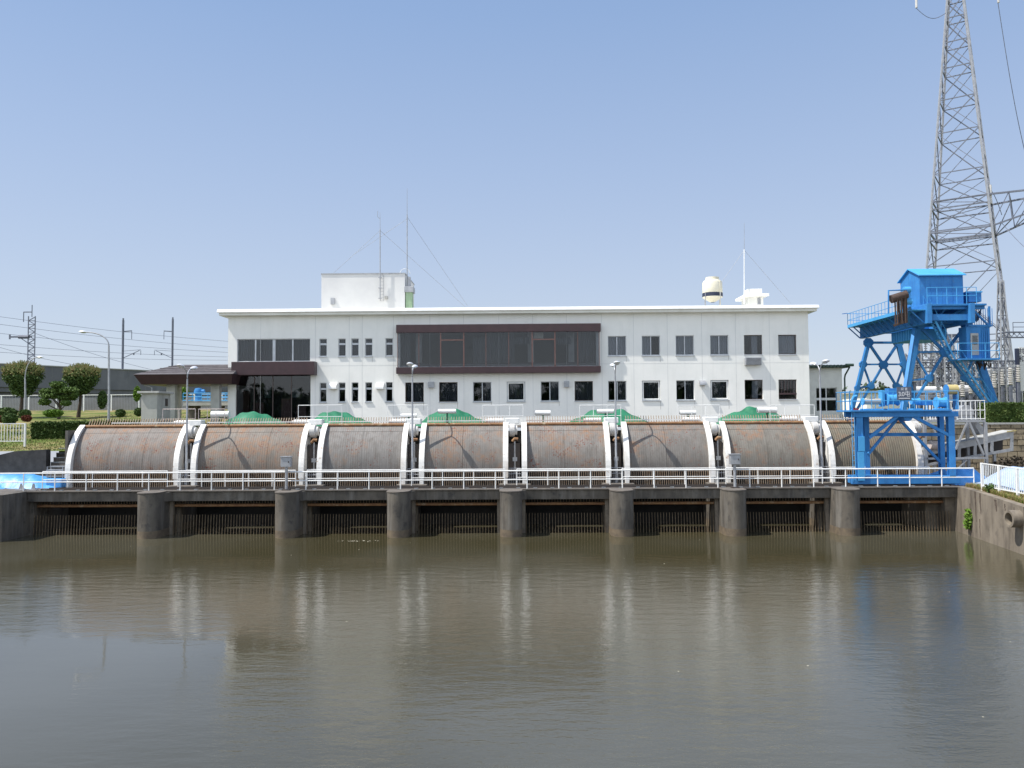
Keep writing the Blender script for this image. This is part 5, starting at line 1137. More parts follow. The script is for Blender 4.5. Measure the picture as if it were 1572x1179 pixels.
rnd = random.Random(63); m_ = MB(); x = -190
while x < 190:
    h = rnd.uniform(12, 22); foliage(m_, (x, -105 + rnd.uniform(-4, 4), h * .45), (h * .6, h * .4, h * .55), 700, 1.1, rnd, (0,), .3); x += h * .45
m_.build('far_trees', 'leaf', label='tall trees on the bank behind the photographer', cat='trees', kind='stuff')
for nm, px, py, Y, lab, wd, hh in (('pine_tree', 1358, 607, 110, 'small far pine top showing between the legs of the blue crane', 12, 14), ('pine_tree', 1500, 600, 120, 'pale far tree top behind the right leg of the blue crane', 16, 20)):
    rnd = random.Random(70); c_ = P(px, py, Y); e = empty(nm, (c_.x, Y, 6.1), lab, 'tree'); MB().tube([(c_.x, Y, 6), (c_.x, Y, c_.z)], [.2, .08], 6).build('trunk', 'bark', e)
    m_ = MB(); foliage(m_, tuple(c_), (wd * Y / F, wd * Y / F, hh * Y / F), 1500, .2, rnd, (0,), .1, .2); m_.build('crown', 'farleaf', e)
Yh = 100; e = empty('control_house', (P(1360, 610, Yh).x, Yh, 6.1), 'small white flat roofed house seen behind the crane portal', 'building')
A_ = rect(1330, 603, 1404, 640, Yh); m_ = MB(); m_.box(A_[0], A_[1], Yh, Yh + 8, 6, A_[3]); m_.build('walls', 'wall', e); MB().box(A_[0] - .4, A_[1] + .4, Yh - .4, Yh + 8, A_[3] + .002, A_[3] + .25).build('roof', 'conc_light', e)
for px in (1340, 1356, 1378, 1392): B_ = rect(px - 5, 611, px + 4, 620, Yh - .05); MB().box(B_[0], B_[1], Yh - .05, Yh - .002, B_[2], B_[3]).build('window', 'darksteel', e)

# ------------------------------------------------------------------ pylon and substation
def lattice_face(m_, A0, A1, B0, B1, levels, wd, skip=0):
    """bracing between two legs A and B (functions of t 0..1)"""
    for k in range(len(levels) - 1):
        t0, t1 = levels[k], levels[k + 1]; a0, a1, b0, b1 = A0.lerp(A1, t0), A0.lerp(A1, t1), B0.lerp(B1, t0), B0.lerp(B1, t1)
        m_.bar(a0, b1, wd); m_.bar(b0, a1, wd * .6)
        if t0 > 0: m_.bar(a0, b0, wd)
        if skip and t1 - t0 > .06:
            mid = (a0 + b1 + b0 + a1) / 4; m_.bar((a0 + a1) / 2, (mid + (a0 + a1) / 2) / 2, wd * .7); m_.bar((b0 + b1) / 2, (mid + (b0 + b1) / 2) / 2, wd * .7)
            m_.bar((mid + a0) / 2, (a0 + a1) / 2, wd * .7); m_.bar((mid + b0) / 2, (b0 + b1) / 2, wd * .7)
Yt = 100.0; cB = P(1486, 620, Yt); cT = P(1473, 0, Yt); s1 = Yt / F / math.cos(math.atan(690 / F) * 0)
rot = -math.atan2(cB.x, Yt) - R(5)
def hw(z):  # half width of the tower
    return max(.45, (7.3 - (z - P(1480, 410, Yt).z) * .168) / 2)
e = empty('power_pylon', (cB.x, Yt, 6.1), 'tall grey lattice power pylon rising out of the picture at the right', 'pylon')
zT = P(1470, -60, Yt).z; z0_ = 6.0
def corner(k, z):
    a = rot + math.pi / 4 + k * math.pi / 2; r_ = hw(z) * math.sqrt(2); return Vector((cB.x + r_ * math.cos(a), Yt + r_ * math.sin(a), z))
for k in range(4): MB().bar(corner(k, z0_), corner(k, zT), .2, .2).build('leg', 'pylon_leg', e)
lv = [P(1477, y, Yt).z for y in (645, 520, 412, 358, 312, 270, 208, 157, 108, 68, 30, 0, -28, -60)]
lt = [max(0, (z - z0_) / (zT - z0_)) for z in lv]; lt[0] = 0
for k in range(4):
    m_ = MB(); lattice_face(m_, corner(k, z0_), corner(k, zT), corner((k + 1) % 4, z0_), corner((k + 1) % 4, zT), lt, .11, 1 if k % 2 else 0); m_.build('face_bracing', 'pylon', e)
def arm(z_top, z_bot, L_, sg, name='cross_arm'):
    m_ = MB(); dv = Vector((math.cos(rot), math.sin(rot), 0)) * sg
    cs = sorted(range(4), key=lambda k: -((corner(k, z_top) - Vector((cB.x, Yt, z_top))).dot(dv)))[:2]
    tipp = Vector((cB.x, Yt, z_top + .2)) + dv * L_
    for k in cs: m_.bar(corner(k, z_top), tipp, .2); m_.bar(corner(k, z_bot), tipp, .18)
    n = 6
    for j in range(n):
        for k in cs:
            a, b, c, d = corner(k, z_top).lerp(tipp, j / n), corner(k, z_bot).lerp(tipp, j / n), corner(k, z_top).lerp(tipp, (j + 1) / n), corner(k, z_bot).lerp(tipp, (j + 1) / n); m_.bar(a, b, .08); m_.bar(b, c, .08)
        m_.bar(corner(cs[0], z_top).lerp(tipp, j / n), corner(cs[1], z_top).lerp(tipp, j / n), .09); m_.bar(corner(cs[0], z_bot).lerp(tipp, j / n), corner(cs[1], z_bot).lerp(tipp, (j + 1) / n), .09)
    m_.build(name, 'pylon', e); return tipp
zA, zAb = P(1520, 312, Yt).z, P(1525, 360, Yt).z
tp1 = arm(zA, zAb, 16, 1)
m_ = MB()
for zz, sgn in ((zA, 0), (zAb, 0)):
    m_ = MB()
    for k in range(4): m_.bar(corner(k, zz), corner((k + 1) % 4, zz), .16); m_.bar(corner(k, zz - .95), corner((k + 1) % 4, zz - .95), .14); m_.bar(corner(k, zz), corner((k + 1) % 4, zz - .95), .08)
    m_.build('belt', 'pylon', e)
zu, zub = P(1470, -45, Yt).z, P(1470, -5, Yt).z
tpl = arm(zu + 4, zu, 8.5, -1); tpr = arm(zu + 4, zu, 8.5, 1)
q = P(1406, -20, Yt - 2); MB().tube([(q.x, q.y, q.z), (q.x, q.y, P(1406, 12, Yt - 2).z)], .14, 8).build('insulator', 'insul', e)
q = P(1532, -20, Yt + 3); MB().tube([(q.x, q.y, q.z), (q.x, q.y, P(1532, 4, Yt + 3).z)], .14, 8).build('insulator', 'insul', e)
m_ = MB(); q = P(1519, 325, Yt - 4); m_.tube([P(1520, 284, Yt - 4), P(1521, 312, Yt - 4)], .16, 8); m_.build('insulator', 'insul', e)
def wire(pts, r_, label, sag=0, grp='power lines from the pylon'):
    A0, B0 = pts; L_ = [A0.lerp(B0, k / 14) - Vector((0, 0, sag * math.sin(math.pi * k / 14))) for k in range(15)]; MB().tube(L_, r_, 4).build('power_line', 'pylon', label=label, cat='wire', group=grp)
wire([P(1406, 12, Yt - 2), P(1452, 20, Yt - 1)], .04, 'short slack jumper wire at the top left of the pylon', 1.0)
wire([P(1532, 4, Yt + 3), P(1580, 260, Yt + 8)], .05, 'long power line falling down the right side of the sky', 2)
wire([P(1520, 290, Yt - 4), P(1538, 330, Yt - 2)], .04, 'short jumper wire above the right cross arm', -.4)
wire([P(1536, 340, Yt - 2), P(1590, 395, Yt - 20)], .04, 'power line leaving the right cross arm downwards', .2)

def lat_col(x, y, z0, z1, w, label, name='lattice_mast', taper=.6, group=None, e=None):
    own = e is None
    if own: e = empty(name, (x, y, z0), label, 'mast', group)
    c = lambda k, z: Vector((x + w / 2 * (1 - (1 - taper) * (z - z0) / (z1 - z0)) * (1 if k in (0, 3) else -1), y + w / 2 * (1 - (1 - taper) * (z - z0) / (z1 - z0)) * (1 if k in (0, 1) else -1), z))
    m_ = MB(); b = MB(); n = max(5, int((z1 - z0) / w / 1.2)); lvv = [k / n for k in range(n + 1)]
    for k in range(4): m_.bar(c(k, z0), c(k, z1), .12, .12); lattice_face(b, c(k, z0), c(k, z1), c((k + 1) % 4, z0), c((k + 1) % 4, z1), lvv, .06)
    m_.build('legs', 'pylon_leg', e); b.build('bracing', 'pylon', e); return e
def lat_beam(p0, p1, w, e, name='beam'):
    p0, p1 = Vector(p0), Vector(p1); d = (p1 - p0).normalized(); s = Vector((-d.y, d.x, 0)) * w / 2; u = Vector((0, 0, w / 2)); n = max(4, int((p1 - p0).length / w)); m_ = MB()
    cs = [s + u, s - u, -s - u, -s + u]
    for k in range(4):
        m_.bar(p0 + cs[k], p1 + cs[k], .1)
        for j in range(n): a, b = p0.lerp(p1, j / n), p0.lerp(p1, (j + 1) / n); m_.bar(a + cs[k], b + cs[(k + 1) % 4], .05)
    m_.build(name, 'pylon', e)
q = P(1543, 640, 88); lat_col(q.x, 88, 6.1, P(1543, 431, 88).z, 1.5, 'slender pointed lattice mast right of the pylon legs', taper=.25)
# gantry to the right with walkway rail
Yg = 84; e = empty('substation_gantry', (P(1560, 600, Yg).x, Yg, 6.1), 'lattice gantry beam with thin handrail at the right picture edge', 'gantry', 'substation gantries')
z_ = P(1560, 514, Yg).z; xa_, xb_ = P(1541, 514, Yg).x, P(1640, 514, Yg).x; lat_beam((xa_, Yg, z_), (xb_, Yg, z_), .55, e); m_ = MB()
for zz in (P(1560, 502, Yg).z, P(1560, 495, Yg).z): m_.tube([(P(1555, 500, Yg).x, Yg, zz), (xb_, Yg, zz)], .04, 5)
for k in range(4): xx = P(1555, 500, Yg).x + k * 2.4; m_.tube([(xx, Yg, z_), (xx, Yg, P(1560, 495, Yg).z)], .04, 5)
m_.build('handrail', 'pylon', e); lat_col(xb_, Yg, 6.1, z_, .8, '', e=e)
gl = ['nearest lattice gantry seen through the crane legs', 'middle lattice gantry behind the crane', 'far lattice gantry with white bushings behind the crane', 'right hand lattice gantry behind the hedge']
for k, (pa, pb, py, Yg) in enumerate([(1404, 1500, 520, 78), (1398, 1478, 548, 86), (1410, 1560, 575, 94), (1470, 1600, 560, 82)]):
    e = empty('substation_gantry', (P((pa + pb) / 2, 600, Yg).x, Yg, 6.1), gl[k], 'gantry', 'substation gantries'); z_ = P(pa, py, Yg).z; xa_, xb_ = P(pa, py, Yg).x, P(pb, py, Yg).x
    for xx in (xa_, (xa_ + xb_) / 2, xb_): lat_col(xx, Yg, 6.1, z_ + .4, .8, '', e=e, taper=.9)
    lat_beam((xa_, Yg, z_), (xb_, Yg, z_), .7, e); lat_beam((xa_, Yg, z_ - 2.6), (xb_, Yg, z_ - 2.6), .5, e)
    m_ = MB(); n = 9
    for j in range(n):
        xx = xa_ + (xb_ - xa_) * (j + .5) / n
        for q_ in range(6): m_.tube([(xx, Yg - .1, z_ - .5 - q_ * .22), (xx, Yg - .1, z_ - .58 - q_ * .22)], .16, 8)
        m_.tube([(xx, Yg - .1, z_ - .35), (xx, Yg - .1, z_ - 1.9)], .05, 5)
    m_.build('insulator_strings', 'insul', e)
rnd = random.Random(9)
bl = ['first', 'second', 'third', 'fourth', 'fifth', 'sixth', 'seventh', 'eighth', 'ninth', 'tenth', 'eleventh', 'twelfth', 'thirteenth', 'fourteenth']
for k in range(14):
    px = 1404 + k * 12.3; Yg = 74 + (k % 3) * 3.5; x = P(px, 600, Yg).x; zt_ = P(px, 560 + (k * 37 % 40), Yg).z
    e = empty('bushing_post', (x, Yg, 6.1), '%s pale insulator post from the left in the substation' % bl[k], 'insulator', 'insulator posts of the substation')
    MB().bar((x, Yg, 6.1), (x, Yg, zt_ - 1.6), .22, .22, upv=(0, 1, 0)).build('stand', 'pylon', e); m_ = MB(); pr = []
    for j in range(9): pr += [(.12, -1.6 + j * .17), (.24, -1.53 + j * .17), (.12, -1.46 + j * .17)]
    m_.lathe(pr + [(.14, 0), (0, .02)], (x, Yg, zt_), 10); m_.build('insulator', 'insul', e); MB().bar((x - .9, Yg, zt_), (x + .9, Yg, zt_ + .05), .07).build('bus_bar', 'pylon_leg', e)
for px, w_, Yg, py, lab in ((1438, 4.2, 76, 606, 'grey transformer tank behind the crane portal'), (1488, 3.4, 79, 604, 'pale switch cabinet left of the hedge')):
    x = P(px, 610, Yg).x; e = empty('transformer', (x, Yg, 6.1), lab, 'transformer'); z_ = P(px, py, Yg).z; MB().box(x - w_ / 2, x + w_ / 2, Yg, Yg + 2.5, 6.05, z_).build('tank', 'galv', e, bevel=.05); m_ = MB()
    for j in range(8): m_.box(x - w_ / 2 + .2 + j * (w_ - .4) / 8, x - w_ / 2 + .35 + j * (w_ - .4) / 8, Yg - .35, Yg - .005, 6.4, z_ - .3)
    m_.build('cooling_fins', 'galv', e); MB().tube([(x - w_ / 2, Yg + 1.2, z_ + .5), (x + w_ / 4, Yg + 1.2, z_ + .5)], .35, 12).build('conservator', 'pent', e)
# vertical name sign
Ys = 80; e = empty('vertical_sign', (P(1568, 620, Ys).x, Ys, 6.1), 'tall narrow sign with dark vertical characters at the right picture edge', 'sign'); A_ = rect(1564.3, 533, 1574.5, 600, Ys)
MB().box(A_[0], A_[1], Ys, Ys + .1, A_[2], A_[3]).build('board', 'pent', e); q = P(1561, 535, Ys); MB().bar((q.x, Ys, 6.1), (q.x, Ys, q.z), .3, .3, upv=(0, 1, 0)).build('post', 'navy', e)
M['ink'] = mat('ink', (0.03, 0.03, 0.05), None, .6)
for ch_, py in (('共', 540), ('和', 551.5)): text_mesh(ch_, .72, 'character', 'ink', e, (P(1568.5, py, Ys).x, Ys - .015, P(1568.5, py, Ys).z))

# ------------------------------------------------------------------ blue crane
YC = 47.55; cr = empty('gantry_crane', (P(1390, 740, YC).x, YC, DZ), 'tall blue gantry crane with braced legs and a machine house on top', 'crane')
cs_ = P(1310, 745, YC).x; 
def bx(px0, py0, px1, py1, Y, d, name, m='blue', parent=None, bevel=.01):
    A_ = rect(px0, py0, px1, py1, Y); return MB().box(A_[0], A_[1], Y, Y + d, A_[2], A_[3]).build(name, m, parent or cr, bevel=bevel)
ZP = P(1390, 629, 47.2).z           # platform level
# bogie beams and wheels
A_ = rect(1308, 731, 1474, 741.5, 47.15); MB().box(A_[0], A_[1], 47.1, 47.4, DZ + .12, A_[3]).build('bogie_beam', 'blue', cr, bevel=.02); MB().box(A_[0] + .2, A_[1] - .2, 48.0, 48.3, DZ + .12, A_[3]).build('bogie_beam', 'blue', cr, bevel=.02)
for px in (1320, 1342, 1440, 1462):
    for y in (47.25, 48.1): x = P(px, 740, y).x; MB().tube([(x, y - .09, DZ + .23), (x, y + .09, DZ + .23)], .15, 16).build('wheel', 'darksteel', cr)
for px0, px1, y in ((1316, 1327, 47.1), (1457.5, 1468, 47.1), (1328.5, 1336.5, 48.35), (1444, 1452, 48.35)):
    A_ = rect(px0, 700, px1, 735, y); w_ = A_[1] - A_[0]; m_ = MB()
    m_.box(A_[0], A_[1], y, y + .04, DZ + .5, ZP - .35); m_.box(A_[0] + w_ * .42, A_[0] + w_ * .58, y + .04, y + .26, DZ + .5, ZP - .35); m_.box(A_[0], A_[1], y + .26, y + .3, DZ + .5, ZP - .35); m_.build('leg', 'blue', cr)
# box column on left leg
bx(1317, 694, 1328, 738, 46.99, .1, 'cable_duct', 'bluelight'); bx(1318, 670, 1328, 693, 46.99, .1, 'duct_guard', 'bluelight')
# platform
PX0, PX1 = P(1304, 629, 47).x, P(1457, 629, 47).x; PX2 = P(1471, 640, 47.1).x
MB().box(PX0, PX1 + .1, 46.85, 48.95, ZP - .1, ZP).build('platform', 'blue', cr, bevel=.01)
MB().box(PX0 + .3, PX2, 47.05, 47.35, ZP - .42, ZP - .101).build('front_girder', 'blue', cr, bevel=.01); MB().box(PX0 + .3, PX2, 48.3, 48.6, ZP - .42, ZP - .101).build('rear_girder', 'blue', cr, bevel=.01)
def pr(name, x0, x1, y0, y1, z, h, n, m='bluelight', par=None, r_=.022):
    q = MB(); A0 = Vector((x0, y0, z)); A1 = Vector((x1, y1, z)); u = Vector((0, 0, 1))
    for f in (1, .5): q.tube([A0 + u * h * f, A1 + u * h * f], r_, 6)
    for k in range(n): p = A0.lerp(A1, k / (n - 1)); q.tube([p, p + u * h], r_, 6)
    return q.build(name, m, par or cr)
pr('platform_railing', PX0, PX1 + .5, 46.9, 46.9, ZP, 1.08, 11); pr('platform_railing', PX0, PX1 + .5, 48.9, 48.9, ZP, 1.08, 9); pr('platform_railing', PX0, PX0, 46.9, 48.9, ZP, 1.08, 4)
# portal bracing
nC = P(1386, 636, 47.2); m_ = MB()
def pb(a, b, Y, w_, name='brace', m='blue'): return MB().bar(P(a[0], a[1], Y), P(b[0], b[1], Y), w_, w_, upv=(0, 1, 0)).build(name, m, cr)
for Y, w_ in ((47.2, .17), (48.45, .17)):
    pb((1380, 637), (1334, 672), Y, w_); pb((1398, 637), (1456, 668), Y, w_)
pb((1336, 667), (1446, 667), 48.4, .2, 'tie_beam')
pb((1379, 641), (1333, 697), 47.9, .14); pb((1380, 643), (1446, 712), 47.9, .14)
bx(1374, 631.5, 1411, 639, 47.15, .4, 'node_plate'); MB().tube([(P(1393, 640, 47.3).x, 47.2, P(1393, 640, 47.2).z), (P(1393, 640, 47.3).x, 47.9, P(1393, 640, 47.2).z)], .26, 18).build('sheave', 'blue', cr)
# access ladder on left leg
m_ = MB(); xl0, xl1 = P(1308.5, 680, 47.0).x, P(1312.5, 680, 47).x
for x in (xl0, xl1): m_.tube([(x, 47.0, DZ + .3), (x, 47.0, ZP)], .018, 6)
z = DZ + .4
while z < ZP: m_.tube([(xl0, 47, z), (xl1, 47, z)], .012, 5); z += .28
m_.build('ladder', 'bluelight', cr)
# winches on platform
def drum(px0, px1, py0, py1, Y, m, name):
    a, b = P(px0, py0, Y), P(px1, py1, Y); zc = (a.z + b.z) / 2; r_ = (a.z - b.z) / 2; o_ = MB().tube([(a.x, Y, zc), (b.x, Y, zc)], r_, 16).build(name, m, cr)
    q = MB(); q.tube([(a.x - .06, Y, zc), (a.x, Y, zc)], r_ * 1.25, 16); q.tube([(b.x, Y, zc), (b.x + .06, Y, zc)], r_ * 1.25, 16); q.box(a.x - .1, b.x + .1, Y - .3, Y + .3, ZP, ZP + .08); q.build('drum_flanges', 'bluelight', o_)
drum(1325, 1351, 612, 621, 47.6, 'conc_light', 'rope_drum'); drum(1362, 1377, 606, 621, 47.7, 'bluelight', 'winch_motor'); drum(1400, 1410, 612, 620, 48.4, 'bluelight', 'winch_motor'); drum(1438, 1450, 611, 625, 47.9, 'bluelight', 'hoist_gear')
bx(1354, 599, 1359, 624, 47.6, .5, 'gear_plate', 'bluelight'); bx(1364, 596, 1378, 612, 48.0, .5, 'motor_cover', 'blue'); bx(1410, 616, 1432, 622, 48.4, .3, 'hoist_frame', 'blue')
m_ = MB(); q_ = [P(1309, y, 47.3) for y in (628, 606)]; m_.tube([(q_[0].x, 47.4, ZP), (q_[0].x, 47.4, ZP + .55), (q_[0].x + .1, 47.4, ZP + .78), (q_[0].x + .3, 47.4, ZP + .85)], .07, 8); m_.build('cable_elbow', 'bluelight', cr)
a = P(1462, 598, 48.6); m_ = MB(); m_.tube([(a.x - .36, 48.6, a.z), (a.x + .26, 48.6, a.z)], .3, 20); yb2 = m_.build('yellow_drum', 'yellow', cr)
m_ = MB(); m_.tube([(a.x - .4, 48.6, a.z), (a.x - .36, 48.6, a.z)], .31, 20); m_.box(a.x - .4, a.x - .3, 48.4, 48.8, ZP, a.z - .3); m_.box(a.x + .1, a.x + .2, 48.4, 48.8, ZP, a.z - .3); m_.build('drum_stand', 'blue', yb2)
# sign
e_ = bx(1377, 594, 1399.5, 614, 46.78, .05, 'load_sign', 'sign', bevel=0)
sz = P(1388, 604.8, 46.78); text_mesh('3.0屯', .36, 'load_text', 'letters', e_, (sz.x, 46.77, sz.z - .02), extrude=.003, spacing=.86)
sz = P(1388, 597.6, 46.78); text_mesh('荷 重', .17, 'load_text', 'letters', e_, (sz.x, 46.77, sz.z), extrude=.003)
A_ = rect(1380, 611, 1397, 612, 46.77); MB().box(A_[0], A_[1], 46.768, 46.778, A_[2], A_[3]).build('underline', 'letters', e_)
# ------------------------------------------------------------------ the big unloading crane further back, behind the screens
base_ = Vector((P(1445, 600, 52).x, 52.0, 6.24)); rk = cr
rk['label'] = 'blue travelling portal on the deck with a platform and a load sign'
def big_base(k): return Vector((base_.x * k, base_.y * k, 6.1))
cr = empty('unloading_crane', base_, 'tall blue crane with braced legs, machine house and cab behind the portal', 'crane')
# A frames
def aframe(Y, topL, topR, botL, botR, ptop, name, w_=.34, gw=.75):
    tl, tr = P(*topL, Y), P(*topR, Y); bl_, br = P(*botL, Y), P(*botR, Y); zg = 6.14
    def ext(t, b): k = (zg - t.z) / (b.z - t.z); return Vector((t.x + (b.x - t.x) * k, Y, zg))
    bl2, br2 = ext(tl, bl_), ext(tr, br); e = cr
    for a, b, w_ in ((tl, bl2, w_), (tr, br2, w_ * 1.35)): MB().bar(a, b, w_, .3, upv=(0, 1, 0)).build('upper_leg', 'blue', e, bevel=.01)
    m_ = MB(); m_.bar(tl, tr, .16, .25, upv=(0, 1, 0)); 
    mid = 0.275; L = lambda a, b, t: a.lerp(b, t)
    lm, rm = L(tl, bl2, mid * .98), L(tr, br2, mid * .98); cc = (L(tl, bl2, mid) + L(tr, br2, mid)) / 2
    lq, rq = L(tl, bl2, .56), L(tr, br2, .56); lb, rb = L(tl, bl2, .97), L(tr, br2, .97)
    dl1, dr1 = (cc + (L(tl, bl2, 1.0) * .55 + L(tr, br2, 1.0) * .45)) / 2, 0
    m_.bar(lm, rm, .12, .14, upv=(0, 1, 0)); m_.bar(tl, cc, .17, .17, upv=(0, 1, 0)); m_.bar(tr, cc, .17, .17, upv=(0, 1, 0))
    nl, nr = L(cc, L(tl, bl2, 1.0), .36), L(cc, L(tr, br2, 1.0), .36)
    m_.bar(cc, L(tl, bl2, 1.0), .15, .15, upv=(0, 1, 0)); m_.bar(cc, L(tr, br2, 1.0), .15, .15, upv=(0, 1, 0))
    for n_, a_, b_ in ((nl, lm, lq), (nr, rm, rq)): m_.bar(n_, a_, .12, .12, upv=(0, 1, 0)); m_.bar(n_, L(b_, n_, 0), .12, .12, upv=(0, 1, 0))
    m_.build('frame_bracing', 'blue', e)
    def gus(c, r_): MB().prism([(c.x + r_ * math.cos(t), c.z + r_ * math.sin(t)) for t in [math.pi / 8 + k * math.pi / 4 for k in range(8)]], 'y', Y - .11, Y + .11).build('gusset_plate', 'blue', e)
    gus(cc, gw * .46); gus(nl, gw * .36); gus(nr, gw * .36)
    for c_, r_ in ((lm, .4), (rm, .4), (lq, .3), (rq, .3)): gus(c_, gw * r_)
    for c_ in (tl, tr): gus(c_, gw * .5)
    return tl, tr, bl2, br2
n1 = aframe(52.6, (1410, 500), (1484, 498), (1388, 620), (1526, 620), 460, 'near')
n2 = aframe(59.3, (1333, 526), (1379, 526), (1315, 600), (1398, 600), 520, 'far', .26, .72)
# outer brace leg on the left of the near frame leaning towards the camera (lit)
MB().bar(P(1404, 505, 52.2), P(1384, 632, 50.4), .2, .24).build('raking_leg', 'blue', cr)
MB().bar(P(1488, 500, 53.6), P(1530, 648, 54.2), .26, .26).build('raking_leg', 'blue', cr)
# girder running away from the camera with its walkway
zgb, zgt = P(1401, 501, 52).z, P(1401, 501, 52).z + 1.25; xg0 = 25.6; xg1 = 28.6
m_ = MB(); m_.box(xg0, xg0 + .3, 50.2, 60.2, zgb, zgt); m_.box(xg1 - .3, xg1, 50.2, 60.2, zgb, zgt); m_.build('main_girder', 'blue', cr, bevel=.01)
m_ = MB(); y = 50.5
while y < 60: m_.box(xg0 + .301, xg1 - .301, y, y + .15, zgb + .2, zgb + .6); y += 1.6
m_.build('cross_girders', 'blue', cr)
xwk = 24.7; zwk = P(1310, 501, 59.3).z
MB().box(xwk, xg0 - .003, 50.4, 60.2, zwk, zwk + .06).build('walkway', 'bluelight', cr); m_ = MB(); y = 50.6
while y < 60.2: MB().bar((xwk + .05, y, zwk), (xg0, y, zgb + .05), .07).build('walkway_strut', 'blue', cr); y += .8
MB().box(xwk - .02, xwk + .02, 50.4, 60.2, zwk - .02, zwk + .2).build('toe_board', 'bluelight', cr)
pr('walkway_railing', xwk, xwk, 50.4, 60.2, zwk + .06, 1.0, 20, r_=.02); pr('walkway_railing', xwk, xg1, 60.2, 60.2, zwk + .06, 1.0, 6, r_=.02)
MB().bar((xwk - .4, 60.2, zwk + 1.05), (xwk, 60.2, zwk + 1.1), .05).build('rail_stub', 'blue', cr)
# lower sheeted trolley hung under the girder
m_ = MB(); m_.box(xg0 + .5, xg1 - .1, 53.4, 56.2, zgb - .75, zgb - .02); 
y = 53.5
while y < 56.1: m_.box(xg0 + .44, xg0 + .498, y, y + .12, zgb - .75, zgb - .03); y += .35
m_.build('trolley', 'bluelight', cr)
# top deck
ztd = P(1450, 467, 50.6).z; X0, X1 = P(1418, 467, 50.6).x, P(1512, 467, 50.6).x
MB().box(X0, X1, 50.4, 53.9, ztd - .12, ztd).build('top_deck', 'blue', cr, bevel=.01)
for y in (50.6, 53.4): MB().box(X0 + .1, P(1512, 480, 50.6).x, y, y + .25, ztd - .32, ztd - .121).build('deck_beam', 'blue', cr)
for px in (1412, 1484):   # posts from the near frame up to the deck
    x = P(px, 485, 52.5).x; MB().box(x - .22, x + .22, 52.3, 52.7, n1[0].z - .2, ztd - .122).build('head_post', 'blue', cr)
m_ = MB(); m_.box(P(1450, 480, 53).x, P(1474, 480, 53).x, 52.9, 54.2, n1[0].z + .3, ztd - .46); m_.build('machine_block', 'blue', cr)
m_ = MB(); m_.bar(P(1396, 472, 50.8), P(1412, 495, 52.2), .12); m_.bar(P(1452, 472, 50.8), P(1430, 498, 52.3), .12); m_.bar(P(1440, 500, 52.3), P(1480, 472, 51), .12); m_.bar(P(1395, 478, 50.8), P(1395, 498, 52.2), .1); m_.bar(P(1490, 472, 50.8), P(1520, 502, 51.0), .1); m_.build('deck_struts', 'blue', cr)
pr('deck_railing', P(1423, 467, 50.5).x, X1 - .6, 50.45, 50.45, ztd, 1.05, 6)
# machine house
HX0, HX1 = P(1412, 440, 51.4).x, P(1478.5, 440, 51.4).x; hz0 = ztd + .02; hz1 = P(1445, 422, 51.4).z; hzr = P(1445, 412.5, 52.4).z; HY0, HY1 = 51.4, 54.0; HYm = 52.7
m_ = MB(); m_.box(HX0, HX1, HY0, HY1, hz0, hz1); m_.face([(HX0, HY0, hz1), (HX0, HY1, hz1), (HX0, HYm, hzr - .05)]); m_.face([(HX1, HY0, hz1), (HX1, HY1, hz1), (HX1, HYm, hzr - .05)])
hs = m_.build('machine_house', 'blue', cr)
m_ = MB(); o_ = .14
for y0, y1 in ((HY0 - .18, HYm), (HYm, HY1 + .18)):
    za, zb3 = (hz1 - .07, hzr) if y0 < HYm else (hzr, hz1 - .07)
    m_.add([(HX0 - o_, y0, za), (HX1 + o_, y0, za), (HX1 + o_, y1, zb3), (HX0 - o_, y1, zb3), (HX0 - o_, y0, za + .06), (HX1 + o_, y0, za + .06), (HX1 + o_, y1, zb3 + .06), (HX0 - o_, y1, zb3 + .06)], [(0, 3, 2, 1), (4, 5, 6, 7), (0, 1, 5, 4), (2, 3, 7, 6), (1, 2, 6, 5), (3, 0, 4, 7)])
m_.build('house_roof', 'bluelight', hs)
m_ = MB()
for k in range(1, 4): x = HX0 + (HX1 - HX0) * k / 4; m_.box(x - .015, x + .015, HY0 - .012, HY0 - .002, hz0, hz1)
m_.box(HX0, HX1, HY0 - .02, HY0 - .002, hz0, hz0 + .12); m_.build('sheet_seams', 'blue', hs)
bx(1487, 448, 1507, 463, 51.5, 1.4, 'electric_cabinet', 'blue'); bx(1485, 447, 1508.5, 449, 51.45, 1.5, 'cabinet_lid', 'bluelight')
# operator cab
A_ = rect(1483, 501, 1521, 551, 51.0); cab = MB().box(A_[0], A_[1], 51.0, 51.9, A_[2], A_[3]).build('cab', 'blue', cr, bevel=.02)
B_ = rect(1490, 511.5, 1503, 545, 50.95); dr = MB().box(B_[0], B_[1], 50.95, 50.998, B_[2], B_[3]).build('cab_door', 'conc_light', cab); C_ = rect(1492.5, 515, 1501, 529, 50.94); MB().box(C_[0], C_[1], 50.94, 50.948, C_[2], C_[3]).build('door_window', 'glass', dr)
m_ = MB()
for px in (1508, 1511, 1514, 1517): x = P(px, 520, 50.96).x; m_.box(x - .025, x + .025, 50.96, 50.998, A_[2] + .1, A_[3] - .1)
m_.build('cab_ribs', 'blue', cab)
MB().box(P(1474, 553, 50.4).x, A_[1] + .1, 50.2, 51.9, A_[2] - .1, A_[2] - .002).build('cab_landing', 'blue', cr); pr('landing_railing', P(1470, 553, 50.3).x, A_[1] + .1, 50.25, 50.25, A_[2], .95, 4)
m_ = MB()
for k in range(9): x = P(1496 + k * 3.4, 490, 51.2).x; m_.tube([(x, 51.2, A_[3]), (x, 51.2, ztd - .2)], .02, 5)
